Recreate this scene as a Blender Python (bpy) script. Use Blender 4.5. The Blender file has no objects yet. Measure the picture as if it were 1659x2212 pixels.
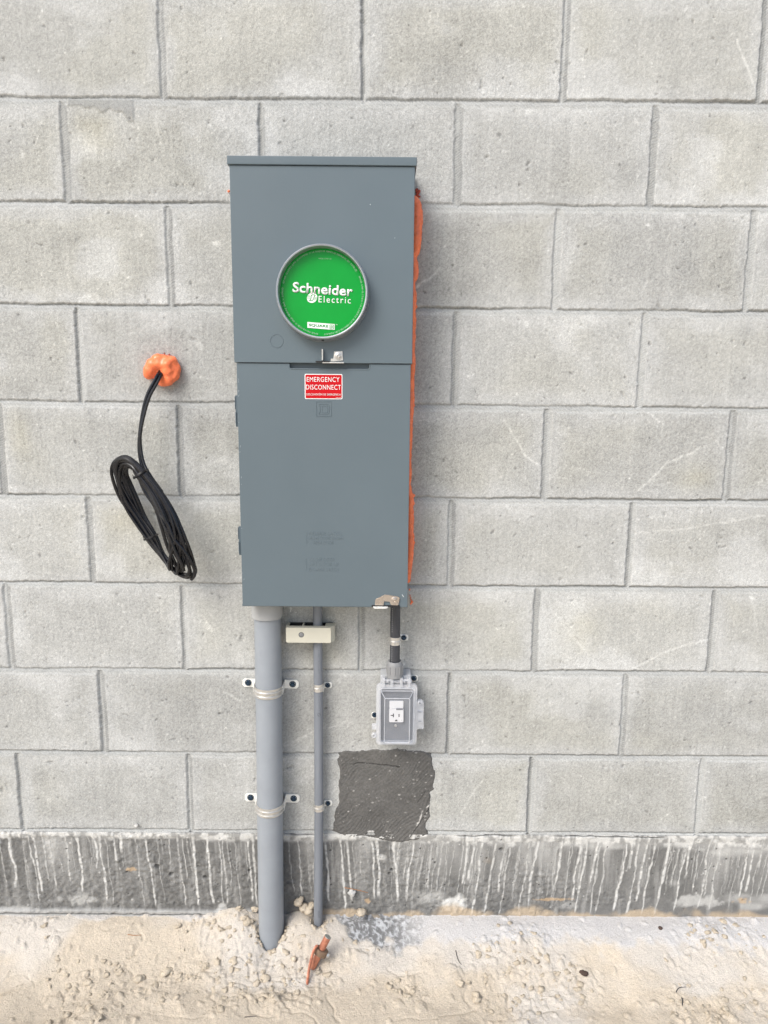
import bpy, bmesh, math, random
import numpy as np
from mathutils import Vector, Matrix

# ---------------------------------------------------------------- camera, sky, sun, exposure
S = bpy.context.scene
COL = S.collection
_a, _b, _c = (math.radians(v) for v in (9.12, .16, .46))
FOC = 1500.0                                     # focal length in units of a 1659 x 2212 picture
CAM = np.array([.4515, -1.5361, 1.0352])
_f = np.array([math.sin(_b)*math.cos(_a), math.cos(_b)*math.cos(_a), -math.sin(_a)])
_r0 = np.array([math.cos(_b), -math.sin(_b), 0.0]); _u0 = np.cross(_r0, _f)
_R = math.cos(_c)*_r0 + math.sin(_c)*_u0; _U = -math.sin(_c)*_r0 + math.cos(_c)*_u0
cam = bpy.data.cameras.new('camera'); cam_ob = bpy.data.objects.new('camera', cam); COL.objects.link(cam_ob)
cam_ob.matrix_world = Matrix(((_R[0], _U[0], -_f[0], CAM[0]), (_R[1], _U[1], -_f[1], CAM[1]), (_R[2], _U[2], -_f[2], CAM[2]), (0, 0, 0, 1)))
cam.sensor_fit = 'VERTICAL'; cam.sensor_height = 36; cam.sensor_width = 27; cam.lens = FOC/2212*36
cam.clip_start = .02; cam.clip_end = 500
S.camera = cam_ob

world = bpy.data.worlds.new('World'); S.world = world; world.use_nodes = True
wn = world.node_tree
sky = wn.nodes.new('ShaderNodeTexSky'); sky.sky_type = 'NISHITA'; sky.sun_disc = False
SUN_DIR = Vector((-.60, -.72, .93)).normalized()     # towards the light: from the upper left, in front of the wall
sky.sun_elevation = math.asin(SUN_DIR.z); sky.sun_rotation = math.atan2(SUN_DIR.x, SUN_DIR.y)
sky.dust_density = 3; sky.air_density = 1.0; sky.ozone_density = .8
bg = wn.nodes['Background']; wn.links.new(sky.outputs[0], bg.inputs[0]); bg.inputs[1].default_value = .12
sun = bpy.data.lights.new('sun', 'SUN'); sun.energy = 1.5; sun.angle = math.radians(31); sun.color = (1, .995, .975)
so = bpy.data.objects.new('sun', sun); COL.objects.link(so); so.rotation_euler = SUN_DIR.to_track_quat('Z', 'Y').to_euler()
S.view_settings.view_transform = 'Standard'; S.view_settings.look = 'None'
S.view_settings.exposure = 0.77; S.view_settings.gamma = 1
S.cycles.max_bounces = 10; S.cycles.transparent_max_bounces = 16

# ---------------------------------------------------------------- measuring helpers
def at(u, v, Y=0.0):
    """world x, z of the ray through picture point (u, v) at distance Y in front of the wall"""
    d = _f + _R*(u-829.5)/FOC - _U*(v-1106)/FOC
    t = (-Y - CAM[1])/d[1]; q = CAM + t*d
    return float(q[0]), float(q[2])
ZO = {1: (540, 360, 2.9625), 2: (660, 580, 5.53), 3: (560, 860, 3.1904), 4: (560, 1240, 3.1904), 5: (240, 860, 3.5667), 6: (880, 1460, 5.029),
      7: (560, 1480, 3.6875), 8: (560, 2040, 3.318), 9: (0, 2000, 1.728), 10: (960, 2000, 1.728), 11: (800, 1840, 5.184), 12: (0, 0, 1.728), 13: (960, 0, 1.728),
      14: (1080, 1000, 1.975), 15: (0, 600, 2.592), 16: (980, 400, 1.908)}
def W(k, x, y, Y=0.0):
    o = ZO[k]; return at((o[0]+x/o[2])*.864, (o[1]+y/o[2])*.864, Y)
def W3(k, x, y, Y=0.0):
    a = W(k, x, y, Y); return Vector((a[0], -Y, a[1]))

# ---------------------------------------------------------------- noise
def _hash(ix, iy, seed):
    n = (ix.astype(np.int64)*374761393 + iy.astype(np.int64)*668265263 + seed*1442695041) & 0x7fffffff
    n = ((n ^ (n >> 13))*1274126177) & 0x7fffffff
    n = ((n ^ (n >> 16))*1911520717) & 0x7fffffff
    return (n ^ (n >> 15) & 0xffff).astype(np.float64)/0x7fffffff
def vn(x, y, seed=0):
    ix, iy = np.floor(x), np.floor(y); fx, fy = x-ix, y-iy
    fx = fx*fx*fx*(fx*(fx*6-15)+10); fy = fy*fy*fy*(fy*(fy*6-15)+10)
    a, b = _hash(ix, iy, seed), _hash(ix+1, iy, seed); c, d = _hash(ix, iy+1, seed), _hash(ix+1, iy+1, seed)
    return ((a*(1-fx)+b*fx)*(1-fy) + (c*(1-fx)+d*fx)*fy)*2-1
def fbm(x, y, seed=0, o=4, g=.5):
    s = 0; a = 1; t = 0
    for i in range(o):
        s = s + a*vn(x*2**i+i*17.3, y*2**i+i*9.1, seed+i*101); t += a; a *= g
    return s/t
def sst(a, b, x):
    t = np.clip((x-a)/(b-a), 0, 1); return t*t*(3-2*t)

# ---------------------------------------------------------------- materials
def mat(name, color, rough=.5, metal=0.0, bump=0.0, bscale=400, var=0.0, vscale=30, coat=0.0, spec=.5, rvar=0.0, attr=None, grain=0.0, gscale=900, bdist=.001, aniso=None, spots=None):
    m = bpy.data.materials.new(name); m.use_nodes = True
    nt = m.node_tree; N = nt.nodes; L = nt.links; p = N['Principled BSDF']
    p.inputs['Roughness'].default_value = rough; p.inputs['Metallic'].default_value = metal
    p.inputs['Coat Weight'].default_value = coat; p.inputs['Coat Roughness'].default_value = .08
    p.inputs['Specular IOR Level'].default_value = spec
    geo = N.new('ShaderNodeNewGeometry'); mp = N.new('ShaderNodeMapping'); L.new(geo.outputs['Position'], mp.inputs[0])
    if aniso: mp.inputs['Scale'].default_value = aniso
    def noise(sc, det=4, ro=.6):
        n = N.new('ShaderNodeTexNoise'); n.inputs['Scale'].default_value = sc; n.inputs['Detail'].default_value = det; n.inputs['Roughness'].default_value = ro
        L.new(mp.outputs[0], n.inputs['Vector']); return n
    if attr:
        a = N.new('ShaderNodeAttribute'); a.attribute_name = attr; c = a.outputs['Color']
    else:
        rgb = N.new('ShaderNodeRGB'); rgb.outputs[0].default_value = (*color, 1); c = rgb.outputs[0]
    def vary(c, sc, amt, det=4):
        n = noise(sc, det); mr = N.new('ShaderNodeMapRange'); mr.inputs['From Min'].default_value = .3; mr.inputs['From Max'].default_value = .7
        mr.inputs['To Min'].default_value = 1-amt; mr.inputs['To Max'].default_value = 1+amt; L.new(n.outputs['Fac'], mr.inputs['Value'])
        v = N.new('ShaderNodeVectorMath'); v.operation = 'SCALE'; L.new(c, v.inputs[0]); L.new(mr.outputs[0], v.inputs['Scale']); return v.outputs[0]
    if var: c = vary(c, vscale, var)
    if grain: c = vary(c, gscale, grain, 2)
    if spots:                                   # (scale, threshold, colour, strength)
        vo = N.new('ShaderNodeTexVoronoi'); vo.inputs['Scale'].default_value = spots[0]; L.new(geo.outputs['Position'], vo.inputs['Vector'])
        mr = N.new('ShaderNodeMapRange'); mr.inputs['From Min'].default_value = spots[1]; mr.inputs['From Max'].default_value = spots[1]*.5
        mr.inputs['To Min'].default_value = 0; mr.inputs['To Max'].default_value = spots[3]; L.new(vo.outputs['Distance'], mr.inputs['Value'])
        mx = N.new('ShaderNodeMix'); mx.data_type = 'RGBA'; L.new(mr.outputs[0], mx.inputs[0]); L.new(c, mx.inputs[6]); mx.inputs[7].default_value = (*spots[2], 1); c = mx.outputs[2]
    L.new(c, p.inputs['Base Color'])
    if rvar:
        n = noise(vscale*.7, 3); mr = N.new('ShaderNodeMapRange'); mr.inputs['From Min'].default_value = .3; mr.inputs['From Max'].default_value = .7
        mr.inputs['To Min'].default_value = max(.02, rough-rvar); mr.inputs['To Max'].default_value = rough+rvar; L.new(n.outputs['Fac'], mr.inputs['Value']); L.new(mr.outputs[0], p.inputs['Roughness'])
    if bump:
        n = noise(bscale, 7, .72); bu = N.new('ShaderNodeBump'); bu.inputs['Strength'].default_value = bump; bu.inputs['Distance'].default_value = bdist
        L.new(n.outputs['Fac'], bu.inputs['Height']); L.new(bu.outputs[0], p.inputs['Normal'])
    return m

M = dict(
    block=mat('block_concrete', (1, 1, 1), .93, attr='col', grain=.28, gscale=700, bump=.45, bscale=520, bdist=.0010, spec=.2),
    found=mat('foundation_concrete', (1, 1, 1), .88, attr='col', grain=.16, gscale=600, bump=.5, bscale=450, bdist=.0012, spec=.25),
    patch=mat('patch_mortar', (1, 1, 1), .9, attr='col', grain=.18, gscale=600, bump=.7, bscale=380, bdist=.0015, spec=.25),
    sand=mat('sand', (1, 1, 1), .97, attr='col', grain=.22, gscale=800, bump=1, bscale=300, bdist=.0042, spec=.1),
    clod=mat('sand_clod', (.59, .515, .405), .97, var=.12, vscale=60, grain=.2, gscale=700, bump=1, bscale=300, bdist=.0040, spec=.1),
    paint=mat('grey_enamel', (.112, .147, .167), .38, var=.035, vscale=5, bump=.05, bscale=350, bdist=.0006, rvar=.09, spec=.42),
    paintdark=mat('grey_enamel_edge', (.09, .125, .15), .42, bump=.05, bscale=350),
    dark=mat('dark_gap', (.012, .012, .013), .7, var=.2),
    ring=mat('ring_metal', (.36, .385, .41), .34, metal=.55, var=.06, vscale=40, rvar=.07),
    green=mat('green_plate', (.001, .30, .035), .3, coat=.1, var=.08, vscale=9, spec=.2),
    white=mat('white_ink', (.8, .82, .8), .5, var=.03),
    whitedim=mat('pale_green_ink', (.30, .55, .34), .5, var=.03),
    red=mat('red_label', (.50, .003, .008), .5, var=.04, vscale=50, spec=.2),
    zinc=mat('zinc_plate', (.62, .61, .58), .38, metal=.75, var=.1, vscale=90, rvar=.1, bump=.1, bscale=300),
    nickel=mat('latch_steel', (.56, .50, .44), .3, metal=.85, var=.1, vscale=120, rvar=.08),
    tab=mat('strap_tab', (.80, .80, .76), .45, metal=.15, var=.1, vscale=90, rvar=.08),
    screw=mat('blue_black_screw', (.025, .05, .085), .25, metal=.6, var=.3, vscale=300),
    pvc=mat('grey_conduit', (.275, .302, .332), .42, var=.05, vscale=18, bump=.06, bscale=200, rvar=.06, spots=(130, .08, (.45, .47, .5), .5)),
    pvc2=mat('grey_narrow_conduit', (.19, .208, .235), .42, var=.09, vscale=35, bump=.06, bscale=200, rvar=.06, aniso=(3, 3, .25)),
    collar=mat('pale_collar', (.36, .37, .37), .45, var=.04),
    ink=mat('grey_ink', (.09, .1, .11), .6, var=.1),
    flex=mat('black_flexible_conduit', (.045, .048, .056), .45, var=.15, vscale=200, bump=.1, bscale=500),
    nut=mat('grey_fitting', (.25, .255, .26), .42, var=.05, vscale=60),
    beige=mat('beige_plastic', (.60, .585, .49), .38, var=.03, vscale=40, bump=.03),
    cable=mat('black_cable', (.006, .0065, .009), .26, var=.25, vscale=70, rvar=.06, spec=.5),
    tie=mat('black_tie', (.007, .007, .008), .4, var=.2),
    foam=mat('orange_foam', (.93, .215, .085), .28, var=.12, vscale=110, bump=.4, bscale=330, bdist=.0012, rvar=.12, spots=(260, .12, (.93, .42, .25), .6)),
    foamred=mat('foam_smear', (.42, .07, .04), .6, var=.3, vscale=200, bump=.6, bscale=300),
    backbox=mat('grey_box_plastic', (.46, .475, .49), .45, var=.04, vscale=50),
    recep=mat('white_receptacle', (.78, .77, .76), .35, var=.02),
    plate=mat('inner_plate', (.19, .20, .215), .45, var=.04),
    copper=mat('copper', (.46, .19, .12), .48, metal=.5, var=.25, vscale=160, bump=.25, bscale=400, rvar=.12),
    bronze=mat('bronze_clamp', (.25, .175, .125), .5, metal=.6, var=.25, vscale=120, bump=.25, bscale=300),
    rodend=mat('rod_end', (.36, .37, .34), .5, metal=.5, var=.2, vscale=300),
    stone=mat('dark_stone', (.07, .045, .035), .85, var=.3, vscale=150, bump=.6, bscale=300),
    twig=mat('dry_needle', (.36, .16, .06), .8, var=.2, vscale=200),
    darktwig=mat('dark_twig', (.06, .055, .055), .85, var=.2, vscale=200),
    pebble=mat('pale_stone', (.5, .5, .48), .85, var=.2, vscale=200, bump=.4, bscale=300),
)
def clear_mat(name, col, alpha, rough):
    m = bpy.data.materials.new(name); m.use_nodes = True; N = m.node_tree.nodes; L = m.node_tree.links
    p = N['Principled BSDF']; p.inputs['Base Color'].default_value = (*col, 1); p.inputs['Roughness'].default_value = rough; p.inputs['Specular IOR Level'].default_value = .8
    t = N.new('ShaderNodeBsdfTransparent'); t.inputs[0].default_value = (.93, .94, .96, 1); mx = N.new('ShaderNodeMixShader')
    geo = N.new('ShaderNodeNewGeometry'); n = N.new('ShaderNodeTexNoise'); n.inputs['Scale'].default_value = 60; L.new(geo.outputs['Position'], n.inputs['Vector'])
    mr = N.new('ShaderNodeMapRange'); mr.inputs['To Min'].default_value = alpha-.08; mr.inputs['To Max'].default_value = alpha+.08; L.new(n.outputs['Fac'], mr.inputs['Value'])
    L.new(mr.outputs[0], mx.inputs[0]); L.new(t.outputs[0], mx.inputs[1]); L.new(p.outputs[0], mx.inputs[2]); L.new(mx.outputs[0], N['Material Output'].inputs[0])
    return m
M['clear'] = clear_mat('clear_polycarbonate', (.66, .68, .71), .10, .07)
M['frost'] = clear_mat('frosted_polycarbonate', (.74, .755, .775), .46, .14)

# ---------------------------------------------------------------- object helpers
def tag(o, label=None, cat=None, group=None, kind=None):
    if label: o['label'] = label
    if cat: o['category'] = cat
    if group: o['group'] = group
    if kind: o['kind'] = kind
    return o
def origin(o):
    v = Vector((0, 0, 0))
    while o: v += o.location; o = o.parent
    return v
def empty(name, loc, *a, **k):
    o = bpy.data.objects.new(name, None); o.empty_display_size = .05; COL.objects.link(o); o.location = loc; tag(o, *a, **k); return o
def link(name, me, m, parent=None, loc=None):
    o = bpy.data.objects.new(name, me); COL.objects.link(o)
    if m is not None: me.materials.clear(); me.materials.append(m)
    if parent: o.parent = parent
    org = origin(parent)
    if loc is not None: o.location = loc; org = org + Vector(loc)
    if org.length: me.transform(Matrix.Translation(-org))
    return o
class MB:
    """collects shapes given in world metres (Y = distance in front of the wall) into one mesh"""
    def __init__(s): s.b = bmesh.new()
    def poly(s, pts):
        return s.b.faces.new([s.b.verts.new(p) for p in pts])
    def box(s, x0, x1, Y0, Y1, z0, z1, bev=.0, rz=None):
        r = bmesh.ops.create_cube(s.b, size=1)
        for v in r['verts']: v.co = Vector(((x0+x1)/2+v.co.x*(x1-x0), -(Y0+Y1)/2+v.co.y*(Y1-Y0), (z0+z1)/2+v.co.z*(z1-z0)))
        if bev:
            es = list({e for v in r['verts'] for e in v.link_edges}); bmesh.ops.bevel(s.b, geom=es, offset=bev, segments=2, profile=.5, affect='EDGES')
        return s
    def prism(s, pts, Y0, Y1, bev=0, pts1=None, open_back=False, open_front=False):
        """outline pts [(x,z)] at Y0, pts1 (or the same) at Y1"""
        q = pts1 or pts; n = len(pts)
        a = [s.b.verts.new((p[0], -Y0, p[1])) for p in pts]; c = [s.b.verts.new((p[0], -Y1, p[1])) for p in q]
        fs = [s.b.faces.new((a[i], a[(i+1) % n], c[(i+1) % n], c[i])) for i in range(n)]
        if not open_back: fs.append(s.b.faces.new(a[::-1]))
        if not open_front:
            ff = s.b.faces.new(c); fs.append(ff)
            if bev: bmesh.ops.bevel(s.b, geom=list(ff.edges), offset=bev, segments=3, profile=.5, affect='EDGES')
        return s
    def frame(s, outer, inner, Y0, Y1):
        n = len(outer)
        for i in range(n):
            j = (i+1) % n
            v = [s.b.verts.new((p[0], -Y, p[1])) for Y in (Y0, Y1) for p in (outer[i], outer[j], inner[j], inner[i])]
            for f in ((4, 5, 6, 7), (3, 2, 1, 0), (0, 1, 5, 4), (2, 3, 7, 6)): s.b.faces.new([v[k] for k in f])
        return s
    def lathe(s, prof, M4, n=64, close=True):
        """profile [(r, h)] round local Z, placed by matrix"""
        rings = []
        for r, h in prof:
            rings.append([s.b.verts.new(M4 @ Vector((r*math.cos(2*math.pi*i/n), r*math.sin(2*math.pi*i/n), h))) for i in range(n)])
        for a, c in zip(rings, rings[1:]):
            for i in range(n): s.b.faces.new((a[i], a[(i+1) % n], c[(i+1) % n], c[i]))
        if close:
            s.b.faces.new(rings[0][::-1]); s.b.faces.new(rings[-1])
        return s
    def tube(s, pts, r, n=12, closed=False, flat=None):
        """round tube along points; r a number or a list"""
        P = [Vector(p) for p in pts]; m = len(P); rr = r if isinstance(r, (list, tuple, np.ndarray)) else [r]*m
        rings = []; nrm = None
        for i in range(m):
            t = (P[(i+1) % m]-P[i-1]) if closed else (P[min(i+1, m-1)]-P[max(i-1, 0)]); t.normalize()
            if nrm is None: nrm = t.cross(Vector((0, 1, 0))); nrm = nrm if nrm.length > .1 else t.cross(Vector((1, 0, 0)))
            nrm = (nrm - t*nrm.dot(t)).normalized(); bn = t.cross(nrm)
            rings.append([s.b.verts.new(P[i]+(nrm*math.cos(2*math.pi*k/n)+bn*math.sin(2*math.pi*k/n))*rr[i]) for k in range(n)])
        for i in range(m if closed else m-1):
            a, c = rings[i], rings[(i+1) % m]; off = 0
            if closed and i == m-1:
                off = min(range(n), key=lambda o: (a[0].co-c[o].co).length)
            for k in range(n): s.b.faces.new((a[k], a[(k+1) % n], c[(k+1+off) % n], c[(k+off) % n]))
        if not closed: s.b.faces.new(rings[0][::-1]); s.b.faces.new(rings[-1])
        return s
    def build(s, name, m, parent=None, smooth=True, loc=None, angle=35):
        bmesh.ops.recalc_face_normals(s.b, faces=s.b.faces)
        me = bpy.data.meshes.new(name); s.b.to_mesh(me); s.b.free()
        if smooth:
            me.shade_smooth()
            me.set_sharp_from_angle(angle=math.radians(angle))
        o = link(name, me, m, parent, loc)
        if smooth:
            w = o.modifiers.new('normals', 'WEIGHTED_NORMAL'); w.keep_sharp = True; w.weight = 100
        return o
def rrect(x0, x1, z0, z1, r, n=6, corners=(1, 1, 1, 1)):
    o = []
    for (cx, cz, a0), on in zip(((x1-r, z1-r, 0), (x0+r, z1-r, 90), (x0+r, z0+r, 180), (x1-r, z0+r, 270)), corners):
        if on:
            for i in range(n+1):
                a = math.radians(a0+90*i/n); o.append((cx+r*math.cos(a), cz+r*math.sin(a)))
        else:
            o.append((cx+r*(1 if a0 in (0, 270) else -1), cz+r*(1 if a0 < 180 else -1)))
    return o
def along_y(x, z): return Matrix.Translation((x, 0, z)) @ Matrix.Rotation(math.radians(90), 4, 'X')   # local Z -> out of the wall (-y)
def crom(P, n=8, closed=False):
    P = [Vector(p) for p in P]; m = len(P); out = []
    for i in range(m if closed else m-1):
        g = (lambda k: P[k % m]) if closed else (lambda k: P[max(0, min(m-1, k))])
        a, b, c, d = g(i-1), g(i), g(i+1), g(i+2)
        for k in range(n):
            t = k/n; out.append(.5*((2*b)+(c-a)*t+(2*a-5*b+4*c-d)*t*t+(3*b-a-3*c+d)*t**3))
    if not closed: out.append(P[-1])
    return out
def text(name, body, x0, x1, z0, z1, Y, m, parent, bold=0.0, thick=.0003, rot=0.0, spacing=1.0, sx=None):
    """writing fitted into the box x0..x1, z0..z1 (capital height), facing the street; rot turns it about its centre"""
    cu = bpy.data.curves.new(name, 'FONT'); cu.body = body; cu.size = 1; cu.offset = bold; cu.extrude = 0; cu.space_character = spacing; cu.resolution_u = 4
    t = bpy.data.objects.new('tmp', cu); COL.objects.link(t); dg = bpy.context.evaluated_depsgraph_get()
    me = bpy.data.meshes.new_from_object(t.evaluated_get(dg)); bpy.data.objects.remove(t); bpy.data.curves.remove(cu)
    c = np.empty(len(me.vertices)*3); me.vertices.foreach_get('co', c); c = c.reshape(-1, 3)
    mn, mx = c.min(0), c.max(0); u = (c[:, 0]-mn[0])/(mx[0]-mn[0])-.5; w = (c[:, 1]-mn[1])/(mx[1]-mn[1])-.5
    X = u*(x1-x0); Zc = w*(z1-z0); cs, sn = math.cos(rot), math.sin(rot)
    out = np.stack([(x0+x1)/2+X*cs-Zc*sn, np.full(len(u), -Y), (z0+z1)/2+X*sn+Zc*cs], 1)
    me.vertices.foreach_set('co', out.ravel()); me.name = name
    b = bmesh.new(); b.from_mesh(me); todo = set(b.verts); k = 0          # neighbouring letters a hair apart in depth
    while todo:
        st = [todo.pop()]; k += 1
        for v in st:
            v.co.y -= .00006*(k % 3)
            for e in v.link_edges:
                w = e.other_vert(v)
                if w in todo: todo.discard(w); st.append(w)
    r = bmesh.ops.extrude_face_region(b, geom=list(b.faces))
    for v in r['geom']:
        if isinstance(v, bmesh.types.BMVert): v.co.y -= thick
    bmesh.ops.recalc_face_normals(b, faces=b.faces); b.to_mesh(me); b.free()
    return link(name, me, m, parent)
def copy_tree(o, parent=None, d=None):
    c = o.copy(); COL.objects.link(c); c.parent = parent
    if d is not None: c.location = o.location+Vector(d)
    for ch in [k for k in COL.objects if k.parent == o]: copy_tree(ch, c)
    return c

def grid_mesh(name, X, Y, Zz, col, m, backs=None):
    """one sheet from arrays of points (rows, cols); col rows x cols x 3"""
    nr, nc = X.shape; co = np.stack([X, Y, Zz], -1).reshape(-1, 3)
    idx = np.arange(nr*nc).reshape(nr, nc); q = np.stack([idx[:-1, :-1], idx[:-1, 1:], idx[1:, 1:], idx[1:, :-1]], -1).reshape(-1, 4)
    cc = np.concatenate([col.reshape(-1, 3), np.ones((nr*nc, 1))], 1)
    if backs is not None:                        # close the sheet behind with a back and four sides
        rim = np.concatenate([idx[0, :], idx[1:, -1], idx[-1, -2::-1], idx[-2:0:-1, 0]]); b0 = len(co)
        bk = co[rim].copy(); bk[:, 1] = backs; co = np.concatenate([co, bk]); cc = np.concatenate([cc, cc[rim]])
        n = len(rim); k = np.arange(n); k2 = (k+1) % n
        sides = np.stack([rim[k2], rim[k], b0+k, b0+k2], -1); q = np.concatenate([q, sides])
    me = bpy.data.meshes.new(name); nv = len(co); nf = len(q)
    extra = 1 if backs is not None else 0
    me.vertices.add(nv); me.vertices.foreach_set('co', co.ravel().astype(np.float32))
    lp = q.ravel(); st = np.arange(nf)*4
    if extra: lp = np.concatenate([lp, (b0+np.arange(n))[::-1]]); st = np.append(st, nf*4)
    me.loops.add(len(lp)); me.loops.foreach_set('vertex_index', lp.astype(np.int32))
    me.polygons.add(len(st)); me.polygons.foreach_set('loop_start', st.astype(np.int32))
    me.update(calc_edges=True)
    at_ = me.attributes.new('col', 'FLOAT_COLOR', 'POINT'); at_.data.foreach_set('color', cc.ravel().astype(np.float32))
    me.shade_smooth()
    if backs is not None: me.set_sharp_from_angle(angle=math.radians(70))
    return link(name, me, m)
def axis(lo, hi, step, extra):
    return np.unique(np.round(np.concatenate([np.arange(lo, hi+step*.5, step), np.array(extra)]), 5))

rs = np.random.RandomState(7)

# ================================================================ THE BLOCK WALL
P16, P8 = .4064, .2032
BED = [(0, (-.3545, -.0021+.006), (1.1347, .0051+.002))]
# bed joint centres measured at a left and a right point of the picture, top joint last
bedpts = {1: ((200, 1628), (1200, 1636)), 2: ((200, 1449), (1200, 1455)), 3: ((200, 1263), (1200, 1272)), 4: ((200, 1074), (1200, 1083)), 5: ((200, 873), (1300, 884)),
          6: ((200, 664), (1300, 676)), 7: ((150, 443), (1400, 452)), 8: ((150, 219), (1640, 229))}
beds = [(.003, .0, .008)]                        # (z at x = .45, slope, thickness)
for k in range(1, 9):
    a, b = at(*bedpts[k][0]), at(*bedpts[k][1]); s = (b[1]-a[1])/(b[0]-a[0]); beds.append((a[1]+s*(.45-a[0]), s, (.0, .012, .0125, .012, .0125, .0125, .013, .014, .0175)[k]))
zb = beds[8][0]
for k in range(9, 17): beds.append((zb+(k-8)*.2045+.002, beds[8][1]*.9, .013))
heads = {7: [350, 788, 1222, 1651], 6: [(141.5, 325), (565, 275), (990.5, 325), (1412, 325)], }
HP = {8: [(350, 100), (788, 100), (1222, 100), (1651, 100)], 7: [(141.5, 325), (565, 275), (990.5, 325), (1412, 325)], 6: [(367, 560), (1204, 540), (1623, 540)],
      5: [(172, 770), (985, 780), (1388, 780)], 4: [(390, 975), (1180, 985), (1577, 985), (4, 985)], 3: [(196, 1165), (975, 1175), (1362, 1180)],
      2: [(20, 1355), (398, 1350), (781, 1375), (1157, 1365), (1540, 1365)], 1: [(223, 1540), (972, 1545), (1348, 1545)], 0: [(46, 1712), (411, 1715), (1147, 1720), (1512, 1720)]}
XL, XR = -5.0, 6.0
def head_list(c):
    base = 0 if c % 2 == 0 else P16/2
    if c in HP:
        m = sorted(at(*p)[0] for p in HP[c])
        out = list(m)
        for a, b in zip(m, m[1:]):
            g = round((b-a)/P16)
            for i in range(1, g): out.append(a+(b-a)*i/g)
        x = m[0]-P16
        while x > XL: out.append(x); x -= P16
        x = m[-1]+P16
        while x < XR: out.append(x); x += P16
        return np.array(sorted(out))
    return np.arange(XL+base+.09, XR, P16)+.0
HEADS = [head_list(c) for c in range(16)]
allh = np.concatenate(HEADS)
xs_out = allh[(allh < -.55) | (allh > 1.48)]
offs = np.array([-.03, -.012, -.0075, -.0055, -.003, 0, .003, .0055, .0075, .012, .03])
xs = axis(-.46, 1.36, .0021, np.concatenate([(xs_out[:, None]+offs).ravel(), np.arange(XL, -.46, .05), np.arange(1.36, XR, .05), np.arange(-1.3, -.46, .008), np.arange(1.36, 2.2, .008), [XL, XR]]))
xs = xs[(xs >= XL) & (xs <= XR)]
zhi = 2.02
zs_out = np.array([b[0] for b in beds if b[0] > zhi])
zs = axis(0.0, zhi, .0021, np.concatenate([(zs_out[:, None]+offs).ravel(), np.arange(zhi, 3.2, .05), [3.2]])); zs = zs[zs <= 3.2]
X, Z = np.meshgrid(xs, zs)
wob = .0011*vn(X*22, Z*22, 3)+.0006*vn(X*90, Z*90, 4)
wobx = .0011*vn(X*22+40, Z*22, 5)+.0007*vn(X*90, Z*90, 6)
XW, ZW = X+wobx, Z+wob
# which course, and place inside the nearest bed joint (t: 0 bottom edge .. 1 top edge of the mortar)
course = np.zeros(X.shape, int); dz_edge = np.full(X.shape, 9.0); tbed = np.zeros(X.shape); inbed = np.zeros(X.shape)
for k, (z0, s, th) in enumerate(beds):
    zc = z0+s*(X-.45); th_l = th*(1+.18*vn(X*9, X*0+k, 8)) if k else th*(1+.3*vn(X*14, X*0, 8))
    course[ZW > zc] = k
    d = np.abs(ZW-zc)-th_l/2; near = d < dz_edge
    dz_edge = np.where(near, d, dz_edge); tbed = np.where(near, np.clip((ZW-zc)/th_l+.5, 0, 1), tbed)
    bedno = np.where(near, k, 0) if k == 0 else np.where(near, k, bedno)
dx_edge = np.full(X.shape, 9.0); thead = np.zeros(X.shape); bid = np.zeros(X.shape, int)
for c in range(16):
    msk = course == c
    if not msk.any(): continue
    hx = HEADS[c]; xm = XW[msk]; i = np.clip(np.searchsorted(hx, xm), 1, len(hx)-1)
    i = np.where(np.abs(xm-hx[i-1]) < np.abs(xm-hx[i]), i-1, i)
    hw = .0058+.0018*_hash(i.astype(float), i*0.+c, 11); dx_edge[msk] = np.abs(xm-hx[i])-hw
    thead[msk] = np.clip((xm-hx[i])/(2*hw)+.5, 0, 1)
    bid[msk] = np.searchsorted(hx, xm)+c*97
joint = np.minimum(dx_edge, dz_edge); hor = dz_edge < dx_edge
# relief: blocks flush, chipped arrises, mortar struck back (deep at its top and left, flush at its bottom and right)
bh = (_hash(bid.astype(float), bid*0., 21)-.5)*.0016
edge = sst(-.0004, .0026, joint+.0012*vn(X*160, Z*160, 31))
deep_h = np.where(hor, .0008+.0050*sst(.40, .97, tbed), .0012+.0024*sst(.9, .15, thead))
dark_head = _hash(bid.astype(float)+(thead > .5), bid*0.+3, 23)
hd_ = .0012+.0024*sst(.9, .15, thead); hs_ = .6+.9*np.where(dark_head > .6, 1, .45)
deep_h = deep_h*np.where(hor, .75+.5*fbm(X*5, Z*5, 33, 2), hs_)
cross = sst(.0012, -.0015, dx_edge)*sst(.75, .3, tbed)*hor; deep_h = np.maximum(deep_h, cross*hd_*hs_)
tool = np.sin((X*.8+Z*.9+.003*vn(X*60, Z*60, 35))*2*math.pi/.0062)*np.where(hor, 1, 0)+np.sin((X*.6-Z*1.1+.003*vn(X*60, Z*60, 36))*2*math.pi/.0058)*np.where(hor, 0, 1)
rough = .00042*fbm(X*240, Z*240, 41, 2)+.00020*fbm(X*60, Z*60, 42, 3)
ribs = .00010*vn(X*330, Z*12, 43)
mort = 1-edge
rel = bh*edge+(rough+ribs)*edge + mort*(-deep_h+.00045*tool+.0005*fbm(X*140, Z*140, 44, 2))
# spill of mortar past its joint in places
spill = sst(.42, .75, fbm(X*6, Z*14, 45, 3))*sst(.02, .0, np.abs(dz_edge))*sst(.0, .004, dz_edge)
# colour
ton = _hash(bid.astype(float), bid*0.+7, 51); warm = _hash(bid.astype(float), bid*0.+9, 52)
lum = .40+(ton-.5)*.05+.03*fbm(X*4, Z*4, 53, 3)+.036*fbm(X*22, Z*22, 54, 3)
lum += .075*vn(X*420, Z*420, 55)*edge+.018*vn(X*330, Z*9, 56)*edge
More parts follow.
